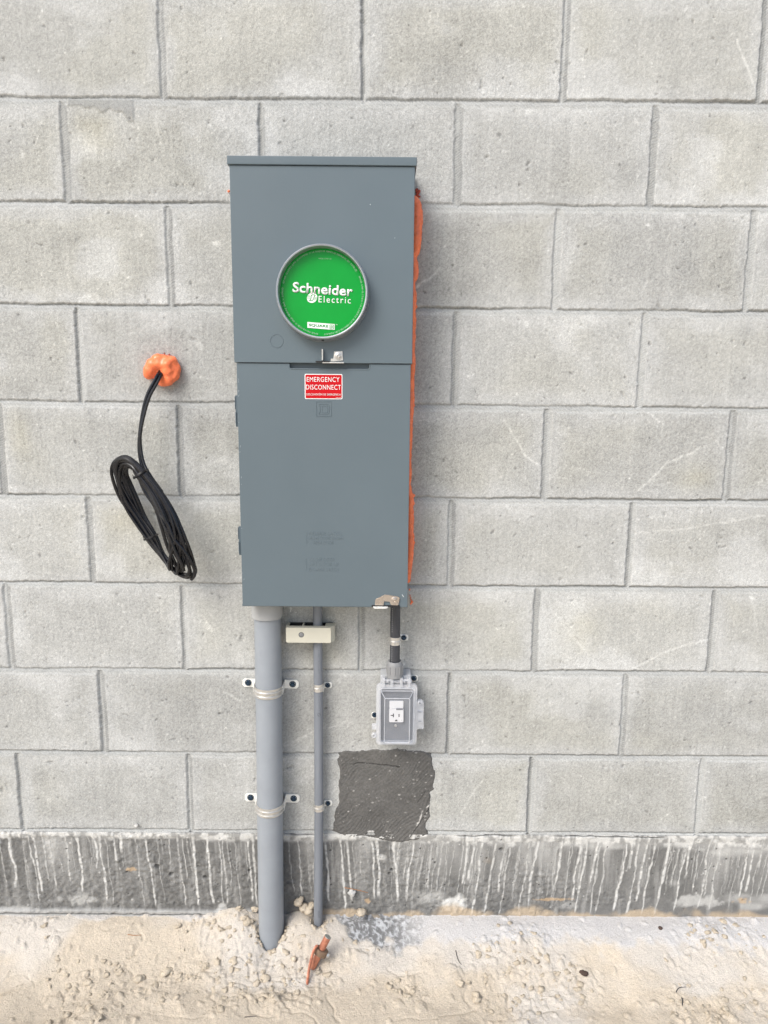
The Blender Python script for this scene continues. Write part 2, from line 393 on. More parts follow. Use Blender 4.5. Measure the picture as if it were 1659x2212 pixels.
# bloom towards the rims and drifting white haze, warmer bellies
bloom = sst(.045, .0, joint+.02*fbm(X*14, Z*14, 57, 3))
lum += .045*bloom*edge
haze = sst(.12, .6, fbm(X*7+3, Z*9, 58, 4)); lum += .07*haze; lum -= .028*sst(.2, .6, fbm(X*5+31, Z*6, 156, 4))
wm = (.5+warm*.6)*(1-.8*bloom)*(1-.7*haze)*(.6+.8*sst(-.3, .5, fbm(X*5, Z*5, 59, 2)))
# dark bands left by the block mould (vertical, half way)
cx = np.zeros(X.shape)
band = np.zeros(X.shape)
for c in range(16):
    msk = course == c
    if not msk.any(): continue
    hx = HEADS[c]; xm = XW[msk]; i = np.clip(np.searchsorted(hx, xm), 1, len(hx)-1); mid = (hx[i]+hx[i-1])/2
    on = _hash(i.astype(float), i*0.+c, 61) > .45
    band[msk] = on*(sst(.028, .004, np.abs(xm-mid-.01))*.8-1.1*sst(.004, .0005, np.abs(xm-mid+.014)))
lum -= .035*band*edge*(.6+.5*fbm(X*12, Z*12, 62, 2))
jd = _hash(np.where(hor, bedno, bid).astype(float), bid*0.+1, 24)
mlum = .385+.04*fbm(X*30, Z*30, 63, 3)+.025*vn(X*4, Z*4, 69)+.045*tool+.03*vn(X*400, Z*400, 64)+np.where(hor, .085*sst(.55, .0, tbed)-.07*sst(.70, 1, tbed), -.10*sst(.35, .8, jd)+.02)  # bed mortar: shade under the upper block and bright lower edge put into its colour
L_ = lum*edge+mlum*mort
L_ = L_*(1-.0*spill)+(.37+.03*vn(X*200, Z*200, 65)-L_)*spill*.75
# mortar smear on the second course, left of the top joint
sm = (X > W(12, 290, 430)[0]) & (X < W(12, 575, 430)[0])
zc8 = beds[8][0]+beds[8][1]*(X-.45); low = .008+.012*sst(.0, .8, fbm(X*28, Z*0+2, 66, 3)+.2)+.022*sst(W(12, 505, 0)[0], W(12, 530, 0)[0], X)*sst(W(12, 580, 0)[0], W(12, 570, 0)[0], X)
smm = sm & (Z < zc8+.004) & (Z > zc8-low)
L_ = np.where(smm, .34+.02*vn(X*150, Z*150, 67), L_); rel = np.where(smm, np.maximum(rel, .0008+.0004*vn(X*60, Z*60, 68)), rel)
# scratches and scuffs (white)
def seg(px, pz, pts, wid):
    d = np.full(px.shape, 9.0)
    for (a, b) in zip(pts, pts[1:]):
        ax, az = a; bx, bz = b; vx, vz = bx-ax, bz-az; t = np.clip(((px-ax)*vx+(pz-az)*vz)/(vx*vx+vz*vz+1e-12), 0, 1)
        d = np.minimum(d, np.hypot(px-ax-t*vx, pz-az-t*vz))
    return sst(wid, wid*.35, d)
SCR = [(14, [(355, 100), (410, 190), (465, 275), (525, 330)], .8), (14, [(1315, 245), (1160, 310), (1080, 390), (1015, 450)], .7), (14, [(1640, 572), (1440, 605), (1200, 640), (1000, 660)], .6),
       (14, [(555, 945), (590, 1030), (680, 1150), (770, 1260)], .5), (14, [(1370, 1180), (1200, 1225), (1060, 1290), (960, 1340)], .7), (14, [(1060, 50), (1120, 105)], .8),
       (13, [(1525, 170), (1570, 300), (1610, 385)], .7), (14, [(1575, 960), (1600, 1110), (1610, 1190)], .4), (14, [(1650, 780), (1450, 890)], .4), (14, [(570, 388), (660, 388)], .4),
       (1, [(1490, 1060), (1580, 990), (1659, 920)], .8), (7, [(560, 1425), (700, 1350), (820, 1290)], .5), (7, [(960, 1260), (1080, 1215), (1180, 1190)], .5),
       (12, [(150, 485), (185, 540)], .4), (10, [(330, 60), (380, -20), (430, -90)], .5), (10, [(1440, -60), (1500, 60)], .4), (7, [(0, 930), (60, 965), (160, 1010)], .5), (12, [(675, 490), (690, 620)], .4)]
for k, pts, st in SCR:
    w = [W(k, *p) for p in pts]; x0 = min(p[0] for p in w)-.01; x1 = max(p[0] for p in w)+.01; z0 = min(p[1] for p in w)-.01; z1 = max(p[1] for p in w)+.01
    i0, i1 = np.searchsorted(xs, [x0, x1]); j0, j1 = np.searchsorted(zs, [z0, z1])
    if i1-i0 < 2 or j1-j0 < 2: continue
    sl = (slice(j0, j1), slice(i0, i1)); px, pz = X[sl], Z[sl]
    s = seg(px+.0025*vn(px*60, pz*60, 71), pz+.0025*vn(px*60, pz*60, 72), w, .0034)*st*(.45+.55*sst(-.4, .4, vn(px*160, pz*160, 73)))*edge[sl]
    L_[sl] = L_[sl]+(.66-L_[sl])*s*.8
# spots: dark pits, pale chips
def spots(n, r0, r1, dl, drel, seed, elong=1.0):
    r = np.random.RandomState(seed)
    for i in range(n):
        x, z = r.uniform(-.46, 1.36), r.uniform(.0, 2.0); ra = r0+(r1-r0)*r.rand()**3; el = 1+elong*r.rand(); an = r.uniform(0, 3.14)
        i0, i1 = np.searchsorted(xs, [x-ra*el*1.6, x+ra*el*1.6]); j0, j1 = np.searchsorted(zs, [z-ra*el*1.6, z+ra*el*1.6]); sl = (slice(j0, j1+1), slice(i0, i1+1))
        px, pz = X[sl]-x, Z[sl]-z; u = px*math.cos(an)+pz*math.sin(an); v = -px*math.sin(an)+pz*math.cos(an)
        s = sst(1.15, .45, np.hypot(u/el, v)/ra+.35*vn(X[sl]*350, Z[sl]*350, seed))*edge[sl]
        L_[sl] += dl*s*(.5+.5*r.rand()); rel[sl] += drel*s
spots(1700, .0011, .0032, -.17, -.0012, 81)
spots(110, .0024, .0055, -.14, -.0016, 82, 1.5)
spots(2600, .0011, .0026, .17, .0002, 83)
spots(60, .003, .008, .13, .0, 84, 2)
for k, x, y, r, dl in ((13, 497, 582, .0055, -.14), (13, 1193, 330, .006, -.1), (13, 1020, 712, .005, -.15), (12, 565, 430, .006, -.12), (13, 770, 786, .0045, -.12), (13, 1000, 543, .004, .2), (13, 940, 582, .004, .2),
                       (13, 1138, 972, .004, .2), (14, 640, 150, .02, .05), (15, 580, 375, .022, .08), (15, 1130, 1015, .012, .1), (12, 390, 640, .02, .05), (12, 470, 0, .01, 0), (14, 975, 385, .004, .25), (15, 1410, 25, .01, .08), (12, 930, 1050, .007, .1)):
    x, z = W(k, x, y); d = np.hypot(X-x, (Z-z)*1.2)+r*.5*fbm(X*120, Z*120, 91, 2); L_ += dl*sst(r*1.1, r*.4, d)*edge
# rust spot by the outlet
rx, rz = W(6, 1206, 0)[0]+.09, W(10, 0, -300)[1]
L_ = np.clip(L_, .05, .8)
wt = np.clip(wm, 0, 1)*edge
col = np.stack([L_*(.988+.018*wt), L_*(1.006+.004*wt), L_*(.985-.05*wt)], -1)
gm = mort*.5; col[..., 0] *= 1-.01*gm; col[..., 1] *= 1+.004*gm
for k, x, y, w_, h_ in ((5, 250, 1560, .045, .03), (15, 120, 1250, .03, .05), (12, 400, 560, .05, .04), (14, 1290, 380, .05, .03), (14, 740, 1160, .04, .05), (7, 900, 560, .05, .05)):
    x, z = W(k, x, y); s = np.exp(-(((X-x)/w_)**2+((Z-z)/h_)**2))*(.7+.4*fbm(X*20, Z*20, 92, 2))
    col *= 1+s[..., None]*np.array([.02, -.005, -.09])
wall = grid_mesh('block_wall', X, -rel, Z, col, M['block'], backs=.2)
tag(wall, 'pale grey concrete block wall with struck mortar joints, behind everything', 'wall')
del col, L_, lum, mlum, tool

# dark mortar patch trowelled over the lowest course under the outlet
PO = [W(11, *p) for p in ((240, 215), (330, 182), (520, 176), (700, 168), (840, 165), (920, 172), (1015, 140), (1030, 170), (1200, 172), (1310, 172), (1420, 215), (1465, 290), (1478, 400), (1500, 480), (1490, 560), (1478, 700), (1440, 740),
                          (1450, 880), (1435, 1030), (1390, 1130), (1400, 1240), (1430, 1280), (1330, 1310), (1230, 1370), (1050, 1385), (800, 1360), (720, 1330), (560, 1300), (350, 1325), (160, 1235), (165, 1110), (195, 930), (235, 830), (230, 650), (235, 480), (215, 300))]
px = np.linspace(min(p[0] for p in PO)-.006, max(p[0] for p in PO)+.006, 170); pz = np.linspace(min(p[1] for p in PO)-.006, max(p[1] for p in PO)+.006, 170)
GX, GZ = np.meshgrid(px, pz); wx, wz = GX+.0022*vn(GX*110, GZ*110, 101), GZ+.0022*vn(GX*110, GZ*110, 102)
inside = np.zeros(GX.shape, bool); dist = np.full(GX.shape, 9.0)
for (ax, az), (bx, bz) in zip(PO, PO[1:]+PO[:1]):
    cr = ((az > wz) != (bz > wz)) & (wx < (bx-ax)*(wz-az)/(bz-az+1e-12)+ax); inside ^= cr
    vx, vz = bx-ax, bz-az; t = np.clip(((wx-ax)*vx+(wz-az)*vz)/(vx*vx+vz*vz+1e-12), 0, 1); dist = np.minimum(dist, np.hypot(wx-ax-t*vx, wz-az-t*vz))
sd = np.where(inside, dist, -dist)
arc = np.sin((GX*.75-GZ*.66+.012*fbm(GX*18, GZ*18, 103, 3))*2*math.pi/.0075)
ph = -.004+.0062*sst(-.002, .0055, sd)+(.0004*arc*sst(0, .4, fbm(GX*12, GZ*12, 104, 2)+.2)+.0011*fbm(GX*60, GZ*60, 105, 4)+.0009*fbm(GX*14, GZ*14, 106, 2))*sst(0, .004, sd)
pl = .115+.018*fbm(GX*18, GZ*18, 107, 3)+.012*arc*.4+.02*vn(GX*300, GZ*300, 108)
r = np.random.RandomState(5)
for i in range(330):
    x, z = r.uniform(px[0], px[-1]), r.uniform(pz[0], pz[-1]); edgeb = min(abs(x-px[0]), abs(x-px[-1]), abs(z-pz[0]), abs(z-pz[-1]))
    if r.rand() > .35+.8*math.exp(-edgeb/.02): continue
    s = sst(1, .4, np.hypot((GX-x)/(1+r.rand()), GZ-z)/(.0011+.0016*r.rand()**2)); pl += s*.35*r.rand(); ph += s*.0006
pl += .35*seg(GX, GZ, [W(11, 1200, 1240), W(11, 1290, 1100), W(11, 1330, 960), W(11, 1420, 890)], .0022)*sst(-.3, .5, vn(GX*200, GZ*200, 109))
for pp, dpt in (([(430, 365), (500, 345), (620, 350), (760, 362), (1030, 395)], 1), ([(1370, 710), (1300, 800), (1260, 860)], .6), ([(1200, 1250), (1300, 1120), (1440, 880)], .8)):
    s = seg(GX+.001*vn(GX*150, GZ*150, 110), GZ+.001*vn(GX*150, GZ*150, 111), [W(11, *p) for p in pp], .0016); ph -= .0009*s*dpt; pl *= 1-.7*s*dpt
for p, rr_ in (((655, 1265), (.010, .0035)), ((240, 1275), (.002, .003)), ((1430, 1270), (.004, .003))):
    x, z = W(11, *p); s = sst(1.2, .7, np.hypot((GX-x)/rr_[0], (GZ-z)/rr_[1])+.25*vn(GX*120, GZ*120, 112)); ph -= .011*s; pl *= 1-.7*s
x, z = W(11, 660, 1232); s = sst(1.2, .7, np.hypot((GX-x)/.0085, (GZ-z)/.003)); pl += .4*s; ph += .002*s
pl = np.clip(pl, .03, .55)
keep = sd > -.003
pm = grid_mesh('mortar_patch', GX, -(ph), GZ, np.stack([pl*1.02, pl, pl*.95], -1), M['patch'])
bm_ = bmesh.new(); bm_.from_mesh(pm.data); kf = keep.ravel(); bm_.verts.ensure_lookup_table()
bmesh.ops.delete(bm_, geom=[v for v in bm_.verts if not kf[v.index]], context='VERTS'); bm_.to_mesh(pm.data); bm_.free()
pm.parent = wall; pm['label'] = 'dark grey rough mortar patch trowelled below the outlet box'

# ================================================================ FOUNDATION BAND
fx = axis(-.48, 1.43, .0016, np.concatenate([np.arange(XL, -1.3, .03), np.arange(-1.3, -.48, .005), np.arange(1.43, 2.2, .005), np.arange(2.2, XR, .03), [XL, XR]])); fz = np.arange(-.30, -.0005, .0016)
X, Z = np.meshgrid(fx, fz); X = X.copy(); Z = Z.copy()
top = -.001
fl = .162+.030*fbm(X*7, Z*9, 121, 3)+.018*fbm(X*45, Z*45, 122, 3)+.018*vn(X*420, Z*420, 123)
fr = .0008*fbm(X*8, Z*8, 124, 2)+.0006*fbm(X*70, Z*70, 125, 3)
rough2 = sst(.0, .45, fbm(X*3.2+1.7, Z*6, 126, 3)+np.where(X < .02, .12, 0)); fr += rough2*(.0022*fbm(X*120, Z*120, 127, 3)); fl += rough2*.05*fbm(X*150, Z*150, 128, 2)
wtop = .019+.010*fbm(X*9, Z*0+3, 129, 3)+.015*sst(.5, .8, X)
wm_ = sst(1.25, .55, (top-Z+.006*fbm(X*60, Z*40, 130, 3))/wtop); white = wm_*(.35+.65*sst(-.35, .25, fbm(X*75, Z*75, 131, 4)+.35*fbm(X*9, Z*9, 133, 2)))
fr += .003*sst(.022, .004, top-Z)*(.6+.6*fbm(X*30, Z*30, 132, 3))
dx9 = [45, 100, 130, 150, 190, 215, 250, 285, 335, 410, 430, 460, 495, 525, 585, 635, 680, 725, 770, 790, 835, 895, 940, 960, 980, 1015, 1070, 1090, 1250, 1290, 1350, 1405, 1475, 1500, 1605, 1625]
de9 = [320, 445, 440, 400, 350, 390, 320, 360, 400, 300, 440, 450, 270, 230, 465, 460, 440, 300, 460, 350, 455, 450, 460, 450, 400, 455, 440, 460, 400, 410, 430, 440, 480, 440, 430, 420]
dx10 = [40, 70, 105, 130, 175, 210, 235, 255, 305, 345, 365, 390, 430, 480, 525, 550, 590, 630, 665, 720, 740, 770, 815, 850, 880, 920, 940, 968, 1050, 1075, 1105, 1140, 1170, 1232, 1278, 1305, 1330, 1370, 1410, 1430, 1460, 1500, 1545, 1605, 1638]
de10 = [440, 330, 350, 440, 380, 380, 300, 410, 380, 440, 370, 350, 505, 500, 400, 500, 420, 480, 460, 350, 420, 400, 400, 440, 490, 360, 500, 490, 480, 300, 500, 440, 505, 500, 380, 480, 340, 400, 470, 420, 480, 380, 470, 400, 300]
r = np.random.RandomState(11); drips = []
for k, a, b in ((9, dx9, de9), (10, dx10, de10)):
    for x, y in zip(a, b): drips.append((W(k, x, 200)[0], W(k, x, y)[1], .35+.65*r.rand()))
for x in np.arange(XL, -.4, .03): drips.append((x+r.uniform(-.01, .01), r.uniform(-.2, -.08), .8*r.rand()+.2))
for x in np.arange(1.36, XR, .03): drips.append((x+r.uniform(-.01, .01), r.uniform(-.2, -.08), .8*r.rand()+.2))
for i in range(70): drips.append((r.uniform(-.42, 1.35), r.uniform(-.17, -.05), .12+.25*r.rand()))
for i in range(95): drips.append((r.uniform(.40, 1.42), r.uniform(-.20, -.07), .10+.42*r.rand()))
dm = np.zeros(X.shape)
lean = lambda x: -.10 if x > .5 else .06
for x0, ze, st in drips:
    i0, i1 = np.searchsorted(fx, [x0-.03, x0+.03]); sl = (slice(0, None), slice(i0, i1)); px_, pz_ = X[sl], Z[sl]
    if px_.size == 0: continue
    sd_ = int(abs(x0)*9999) % 977
    path = x0+lean(x0)*(-.012-pz_)+.0036*vn(pz_*19, pz_*0+sd_, 141)+.0012*vn(pz_*80, pz_*0+sd_, 142)
    wd = (.0007+.0021*st**1.6)*(1+.45*vn(pz_*60, pz_*0+sd_, 143)+.5*sst(-.03, -.012, pz_))
    m_ = sst(wd*1.5, wd*.5, np.abs(px_-path))*sst(ze-.004, ze+.012, pz_)*(.55+.45*sst(-.6, .0, vn(pz_*150, pz_*0+sd_+7, 144)))*min(1, .12+st)
    dm[sl] = np.maximum(dm[sl], m_)
white = np.maximum(white, dm*.95)
halo = np.clip(fbm(X*22, Z*4, 145, 4)*1.3+.12, 0, 1)*.42*sst(-.24, -.02, Z)+.2*sst(.05, .6, fbm(X*90, Z*9, 155, 3))+.5*sst(.1, .5, fbm(X*5+2, Z*12, 159, 4)+.5*sst(-.09, -.02, Z)-.25)*sst(.35, .6, X); white = np.maximum(white, halo)
for k, x, y, w_, h_, s_ in ((10, 300, 450, .045, .028, .95), (10, 1340, 440, .075, .02, .6), (9, 340, 430, .05, .02, .5), (9, 60, 470, .08, .01, .4), (10, 790, 460, .03, .012, .3), (8, 1310, 350, .02, .012, .85), (9, 960, 470, .02, .02, .6)):
    x, z = W(k, x, y); white = np.maximum(white, s_*sst(1.1, .4, np.hypot((X-x)/w_, (Z-z)/h_)+.7*fbm(X*60, Z*60, 146, 4)))
fr += dm*.0006
L_ = fl*(1-white)+(.60+.05*fbm(X*90, Z*90, 147, 2))*white
for i in range(420):                                                      # air holes and grit
    x, z = r.uniform(-.45, 1.35), r.uniform(-.22, -.012); ra = .0008+.0024*r.rand()**3
    i0, i1 = np.searchsorted(fx, [x-.008, x+.008]); sl = (slice(0, None), slice(i0, i1)); s = sst(1.1, .5, np.hypot(X[sl]-x, Z[sl]-z)/ra)
    if r.rand() < .6: L_[sl] *= 1-.7*s; fr[sl] -= .002*s
    else: L_[sl] += .22*s; fr[sl] += .0008*s
for k, x, y, ra in ((9, 680, 288, .0075), (9, 740, 320, .006), (10, 505, 215, .005), (8, 1370, 480, .004), (8, 1390, 450, .004), (9, 885, 335, .006)):
    x, z = W(k, x, y); s = sst(1.2, .5, np.hypot(X-x, Z-z)/ra+.3*vn(X*200, Z*200, 148)); L_ *= 1-.5*s; fr -= .004*s
# ledge left along its foot
led = sst(.0, .006, -.2045-Z+.002*vn(X*30, Z*0, 149))*sst(.17, .10, X+.02*vn(X*8, Z*0, 150)); fr += .006*led; L_ = L_*(1-.75*led)+led*.75*(.42+.08*vn(X*12, Z*400, 151))
crk = sst(.0025, .0008, np.abs(Z+.2185+.0015*vn(X*25, Z*0, 152)))*sst(.17, .10, X); L_ *= 1-.6*crk; fr -= .004*crk  # crack under the ledge, its shadow also darkened into the colour
gap = sst(.0022, .0008, np.abs(Z+.0038+.0022*fbm(X*18, Z*0, 157, 3)))*sst(-.15, .25, fbm(X*4, Z*0+5, 158, 3)); L_ *= 1-.8*gap; fr -= .006*gap
dirt = sst(.2, .6, fbm(X*11, Z*11, 153, 4)+.9*sst(-.17, -.225, Z)-.35)*sst(.2, .35, X)
colF = np.stack([L_*1.0, L_*1.0, L_*.96], -1); colF += dirt[..., None]*(np.array([.50, .40, .28])-colF)*.75
for k, x, y, w_, h_ in ((10, 740, 430, .05, .004), (10, 1550, 440, .02, .008), (9, 565, 300, .012, .006), (8, 1190, 705, .012, .008)):
    x, z = W(k, x, y); s = sst(1.1, .5, np.hypot((X-x)/w_, (Z-z)/h_)+.8*fbm(X*90, Z*90, 154, 3))*.7; colF += s[..., None]*(np.array([.5, .36, .22])-colF)
fnd = grid_mesh('concrete_foundation', X, -np.clip(fr, -.02, .02), Z, np.clip(colF, .02, .8), M['found'], backs=.2)
tag(fnd, 'dark concrete foundation band streaked with white lime drips, along the foot of the wall', 'foundation')

# ================================================================ GROUND
gx = axis(-.62, 1.52, .0024, np.concatenate([np.arange(-1.3, -.62, .008), np.arange(1.52, 2.2, .008), -1.3-np.geomspace(.01, 45, 50), 2.2+np.geomspace(.01, 45, 50)]))
gy = np.unique(np.concatenate([np.arange(-.006, .44, .0024), .44+np.arange(0, .75, .008), 1.19+np.geomspace(.01, 60, 50)]))     # distance in front of the wall
X, Y = np.meshgrid(gx, gy)
def base_h(x, y):
    h = -.2225-.055*sst(.0+.03*sst(.5, .62, x), .17+.05*sst(.5, .62, x), y)-.02*sst(.3, 1.5, y)
    near = sst(.25, .05, y)
    px_ = .185                                                             # heap round the wide pipe
    h = h+.020*np.exp(-((x-.10)/.055)**2)*sst(.10, .0, y)+.014*np.exp(-((x-.255)/.03)**2)*sst(.09, .0, y)
    h = h+.006*np.exp(-((x-.30)/.05)**2-((y-.05)/.04)**2)
    h = h-.020*np.exp(-((x-.190)/.028)**2-((y-.080)/.030)**2)
    h = h-.006*sst(.36, .42, x)*sst(.62, .55, x)*sst(.0, .03, y)*sst(.12, .06, y)
    h = h-.010*sst(-.1, -.3, x)*sst(.02, .2, y)
    return h
H = base_h(X, Y)
fade = sst(2.2, .9, Y)*sst(-2.2, -1.0, X)*sst(3.0, 2.0, X)
clump = sst(-.15, .45, fbm(X*4.2+.7, Y*6+2, 161, 3)+.75*np.exp(-((X-.22)/.16)**2-((Y-.12)/.1)**2)+.55*np.exp(-((X-1.25)/.22)**2-((Y-.2)/.08)**2)+.5*np.exp(-((X-.55)/.12)**2-((Y-.14)/.06)**2))
crk_ = sst(.05, .0, np.abs(fbm(X*7+3, Y*11, 168, 3)))*sst(.02, .06, Y)*sst(.1, .5, fbm(X*3, Y*3, 169, 2)+.35)
H -= .003*crk_*sst(1, .5, Y)
H += (.0075*fbm(X*5, Y*5, 162, 3)+.0035*fbm(X*17, Y*17, 163, 3))*sst(0, .06, Y)+.02*fbm(X*.8, Y*.8, 164, 3)*sst(.5, 2, Y)
H += clump*fade*(.0042*np.abs(fbm(X*55, Y*55, 165, 4))+.0026*fbm(X*34, Y*34, 166, 3))+.0007*fbm(X*190, Y*190, 167, 2)*fade
r = np.random.RandomState(23)
def bumps(n, r0, r1, flat, seed, always=.15):
    r = np.random.RandomState(seed)
    for i in range(n):
        x, y = r.uniform(-.6, 1.5), r.uniform(.004, .42); ra = r0+(r1-r0)*r.rand()**2.2
        i0, i1 = np.searchsorted(gx, [x-ra*1.5, x+ra*1.5]); j0, j1 = np.searchsorted(gy, [y-ra*1.5, y+ra*1.5])
        if clump[min(j0, len(gy)-1), min(i0, len(gx)-1)] < r.rand()*1.1-always: continue
        sl = (slice(j0, j1+1), slice(i0, i1+1)); a = r.uniform(0, 3.14); el = 1+.6*r.rand(); ux = (X[sl]-x)*math.cos(a)+(Y[sl]-y)*math.sin(a); uy = -(X[sl]-x)*math.sin(a)+(Y[sl]-y)*math.cos(a)
        d = np.hypot(ux/el, uy)/ra*(1+.35*vn(X[sl]*130, Y[sl]*130, seed)); H[sl] = np.maximum(H[sl], H[sl]+ra*flat*np.sqrt(np.clip(1-d*d, 0, 1)))
bumps(4200, .0016, .0062, .62, 24, .25)
bumps(300, .006, .016, .42, 25, .0)
# footprints / trodden smooth hollows
for x, y, a, b in ((-.25, .2, .09, .05), (-.05, .24, .08, .05), (.7, .2, .1, .06), (.95, .16, .07, .09), (-.42, .13, .07, .04)):
    s = sst(1.2, .6, np.hypot((X-x)/a, (Y-y)/b)+.15*fbm(X*20, Y*20, 171, 2)); H -= .007*s
# sunk round the pipes
for x, y, ra, dp in ((.1925, .036, .034, .016), (.303, .02, .014, .010)):
    d = np.hypot(X-x, Y-y)-ra*.85; H -= dp*sst(.012, .0, d)*sst(-.1, .4, Y/.05)
G0 = np.array([.60, .525, .42])
tone = 1+.10*fbm(X*6, Y*6, 172, 4)+.05*fbm(X*60, Y*60, 173, 3)+.10*vn(X*330, Y*330, 174)*fade
colG = G0*tone[..., None]
pale = sst(.25, .8, fbm(X*5+8, Y*9, 175, 4)+.5+.4*sst(.5, .9, X)-2.6*Y+.15*sst(0, -.3, X)); pale = np.maximum(pale*.75, .35*sst(.1, .5, fbm(X*3.3, Y*4, 176, 3)))*fade
colG += pale[..., None]*(np.array([.64, .615, .575])-colG)*.8
strip = sst(1.2, .8, Y/(.012+.010*vn(X*12, X*0, 177)+.055*sst(.5, .62, X)+.045*sst(.33, .40, X)*sst(.62, .5, X)+.02*sst(.95, 1.2, X))+.4*fbm(X*40, Y*40, 178, 3))*np.maximum(sst(.30, .36, X), sst(.10, .0, X)*.7)
gry = sst(.32, .38, X)*sst(.60, .47, X); qx, qy = X+.006*fbm(X*50, Y*50, 181, 3), Y+.006*fbm(X*50+9, Y*50, 182, 3); vein = np.abs(vn(qx*150+qy*60, qy*150-qx*60, 179))*.6+np.abs(vn(qx*80-qy*50, qy*80+qx*50, 180))*.5
sc = (np.array([.62, .61, .60])[None, None]*(1-gry[..., None])+gry[..., None]*(np.array([.54, .56, .58])*(.30+.70*sst(.55, .12, vein))[..., None]))
colG += strip[..., None]*(sc-colG)*.92; H -= strip*.004*gry; H += strip*(1-gry)*.002
H = np.where((Y < .0), np.maximum(H, -.215)-.004, H)
ground = grid_mesh('sand_ground', X, -Y, H, np.clip(colG, .03, .85), M['sand'])
tag(ground, 'loose pale tan sand trodden and clumped at the foot of the wall', kind='structure')
me = ground.data; me.flip_normals()
def gh(x, y):
    i = min(max(int(np.searchsorted(gx, x)), 0), len(gx)-1); j = min(max(int(np.searchsorted(gy, y)), 0), len(gy)-1); return float(H[j, i])
def hit(k, x, y, up=0.0):
    """where the ray through a picture point meets the sand"""
    best = min(np.arange(.0, .42, .002), key=lambda t: abs(W(k, x, y, t)[1]-gh(W(k, x, y, t)[0], t)-up)); return W3(k, x, y, float(best))
# the land behind the wall, to the horizon
b2 = MB(); b2.poly([(-60, .19, -.27), (60, .19, -.27), (60, 80, -.27), (-60, 80, -.27)]); bk = b2.build('terrain', M['clod'], smooth=False); tag(bk, 'bare sandy land behind the wall', kind='structure')

# loose clods
rr = random.Random(4)
def blobby(bm, c, r, seed, squash=.7, sub=2, amp=.28, freq=2.2):
    g = bmesh.ops.create_icosphere(bm, subdivisions=sub, radius=1)
    P = np.array([v.co[:] for v in g['verts']]); n = vn(P[:, 0]*freq+seed, P[:, 1]*freq+P[:, 2]*1.7*freq, seed % 97)+.4*vn(P[:, 0]*freq*2.7+seed, P[:, 2]*freq*2.7+P[:, 1]*2, (seed+3) % 89)
    rot = Matrix.Rotation(seed*1.3, 3, 'Z')
    for v, k in zip(g['verts'], n): v.co = Vector(c)+rot @ (Vector((v.co.x*1.15, v.co.y, v.co.z*squash))*r*(1+amp*k))
TPL = {}
for sub in (1, 2, 3):
    b = bmesh.new(); bmesh.ops.create_icosphere(b, subdivisions=sub, radius=1); b.verts.ensure_lookup_table()
    TPL[sub] = (np.array([v.co[:] for v in b.verts]), np.array([[v.index for v in f.verts] for f in b.faces])); b.free()
CV, CF, cn = [], [], 0
def clod(c, ra, seed, squash, sub, amp=.5, freq=1.6):
    global cn
    P, F_ = TPL[sub]; k = vn(P[:, 0]*freq+seed*.37, P[:, 1]*freq+P[:, 2]*1.7*freq, seed % 97)+.45*vn(P[:, 0]*freq*2.7+seed, P[:, 2]*freq*2.7+P[:, 1]*2, (seed+3) % 89)
    Q = P*np.array([1.2, .95, squash])*ra*(1+amp*k)[:, None]; a = seed*1.3; Q = np.stack([Q[:, 0]*math.cos(a)-Q[:, 1]*math.sin(a), Q[:, 0]*math.sin(a)+Q[:, 1]*math.cos(a), Q[:, 2]], 1)+np.array(c)
    CV.append(Q); CF.append(F_+cn); cn += len(P)
for i in range(150):                                                      # crumbs fallen round the pipes
    px0, py0, pr = ((.191, .036, .031), (.303, .02, .012))[i % 3 == 2]; a = rr.uniform(-.3, math.pi+.3); d_ = pr+abs(rr.gauss(0, .007)); ra = .0012+.0032*rr.random()**2
    x, y = px0+d_*math.cos(a), py0+d_*math.sin(a)
    if y > .004: clod((x, -y, gh(x, y)+ra*.1), ra, 5000+i, .75, 2, .6)
n = 0
while n < 1900:
    x, y = rr.uniform(-.55, 1.45), rr.uniform(.012, .36)
    j, i = int(np.searchsorted(gy, y)), int(np.searchsorted(gx, x))
    if clump[j, i]**1.5 < rr.random()*.97+.03: continue
    if math.hypot(x-.19, y-.036) < .036 or math.hypot(x-.303, y-.02) < .02: continue
    ra = .0010+.0065*rr.random()**7; clod((x, -y, gh(x, y)+ra*.02), ra, n, rr.uniform(.45, .8), 1 if ra < .002 else 2, .65); n += 1
for k, x, y, ra, Y_ in ((8, 205, 880, .011, .07), (8, 85, 1205, .009, .14), (8, 350, 1350, .010, .15), (8, 275, 1385, .007, .16), (8, 770, 1290, .011, .12), (9, 718, 745, .012, .17), (9, 775, 765, .009, .17), (9, 600, 775, .011, .18),
                        (9, 890, 715, .008, .15), (9, 1080, 530, .009, .05), (10, 400, 850, .012, .2), (10, 325, 790, .009, .18), (10, 850, 880, .007, .21), (9, 955, 905, .008, .21), (8, 1420, 1460, .008, .17), (8, 130, 770, .009, .02), (8, 255, 770, .009, .03)):
    p = hit(k, x, y); clod((p.x, p.y, p.z+ra*.1), ra*.85, n, .62, 3, .5, 1.5); n += 1
mc = bpy.data.meshes.new('sand_clods'); mc.from_pydata(np.concatenate(CV).tolist(), [], np.concatenate(CF).tolist()); mc.shade_smooth()
tag(link('sand_clods', mc, M['clod']), 'small rounded clods and crumbs of tan sand scattered over the ground', 'sand', kind='stuff')
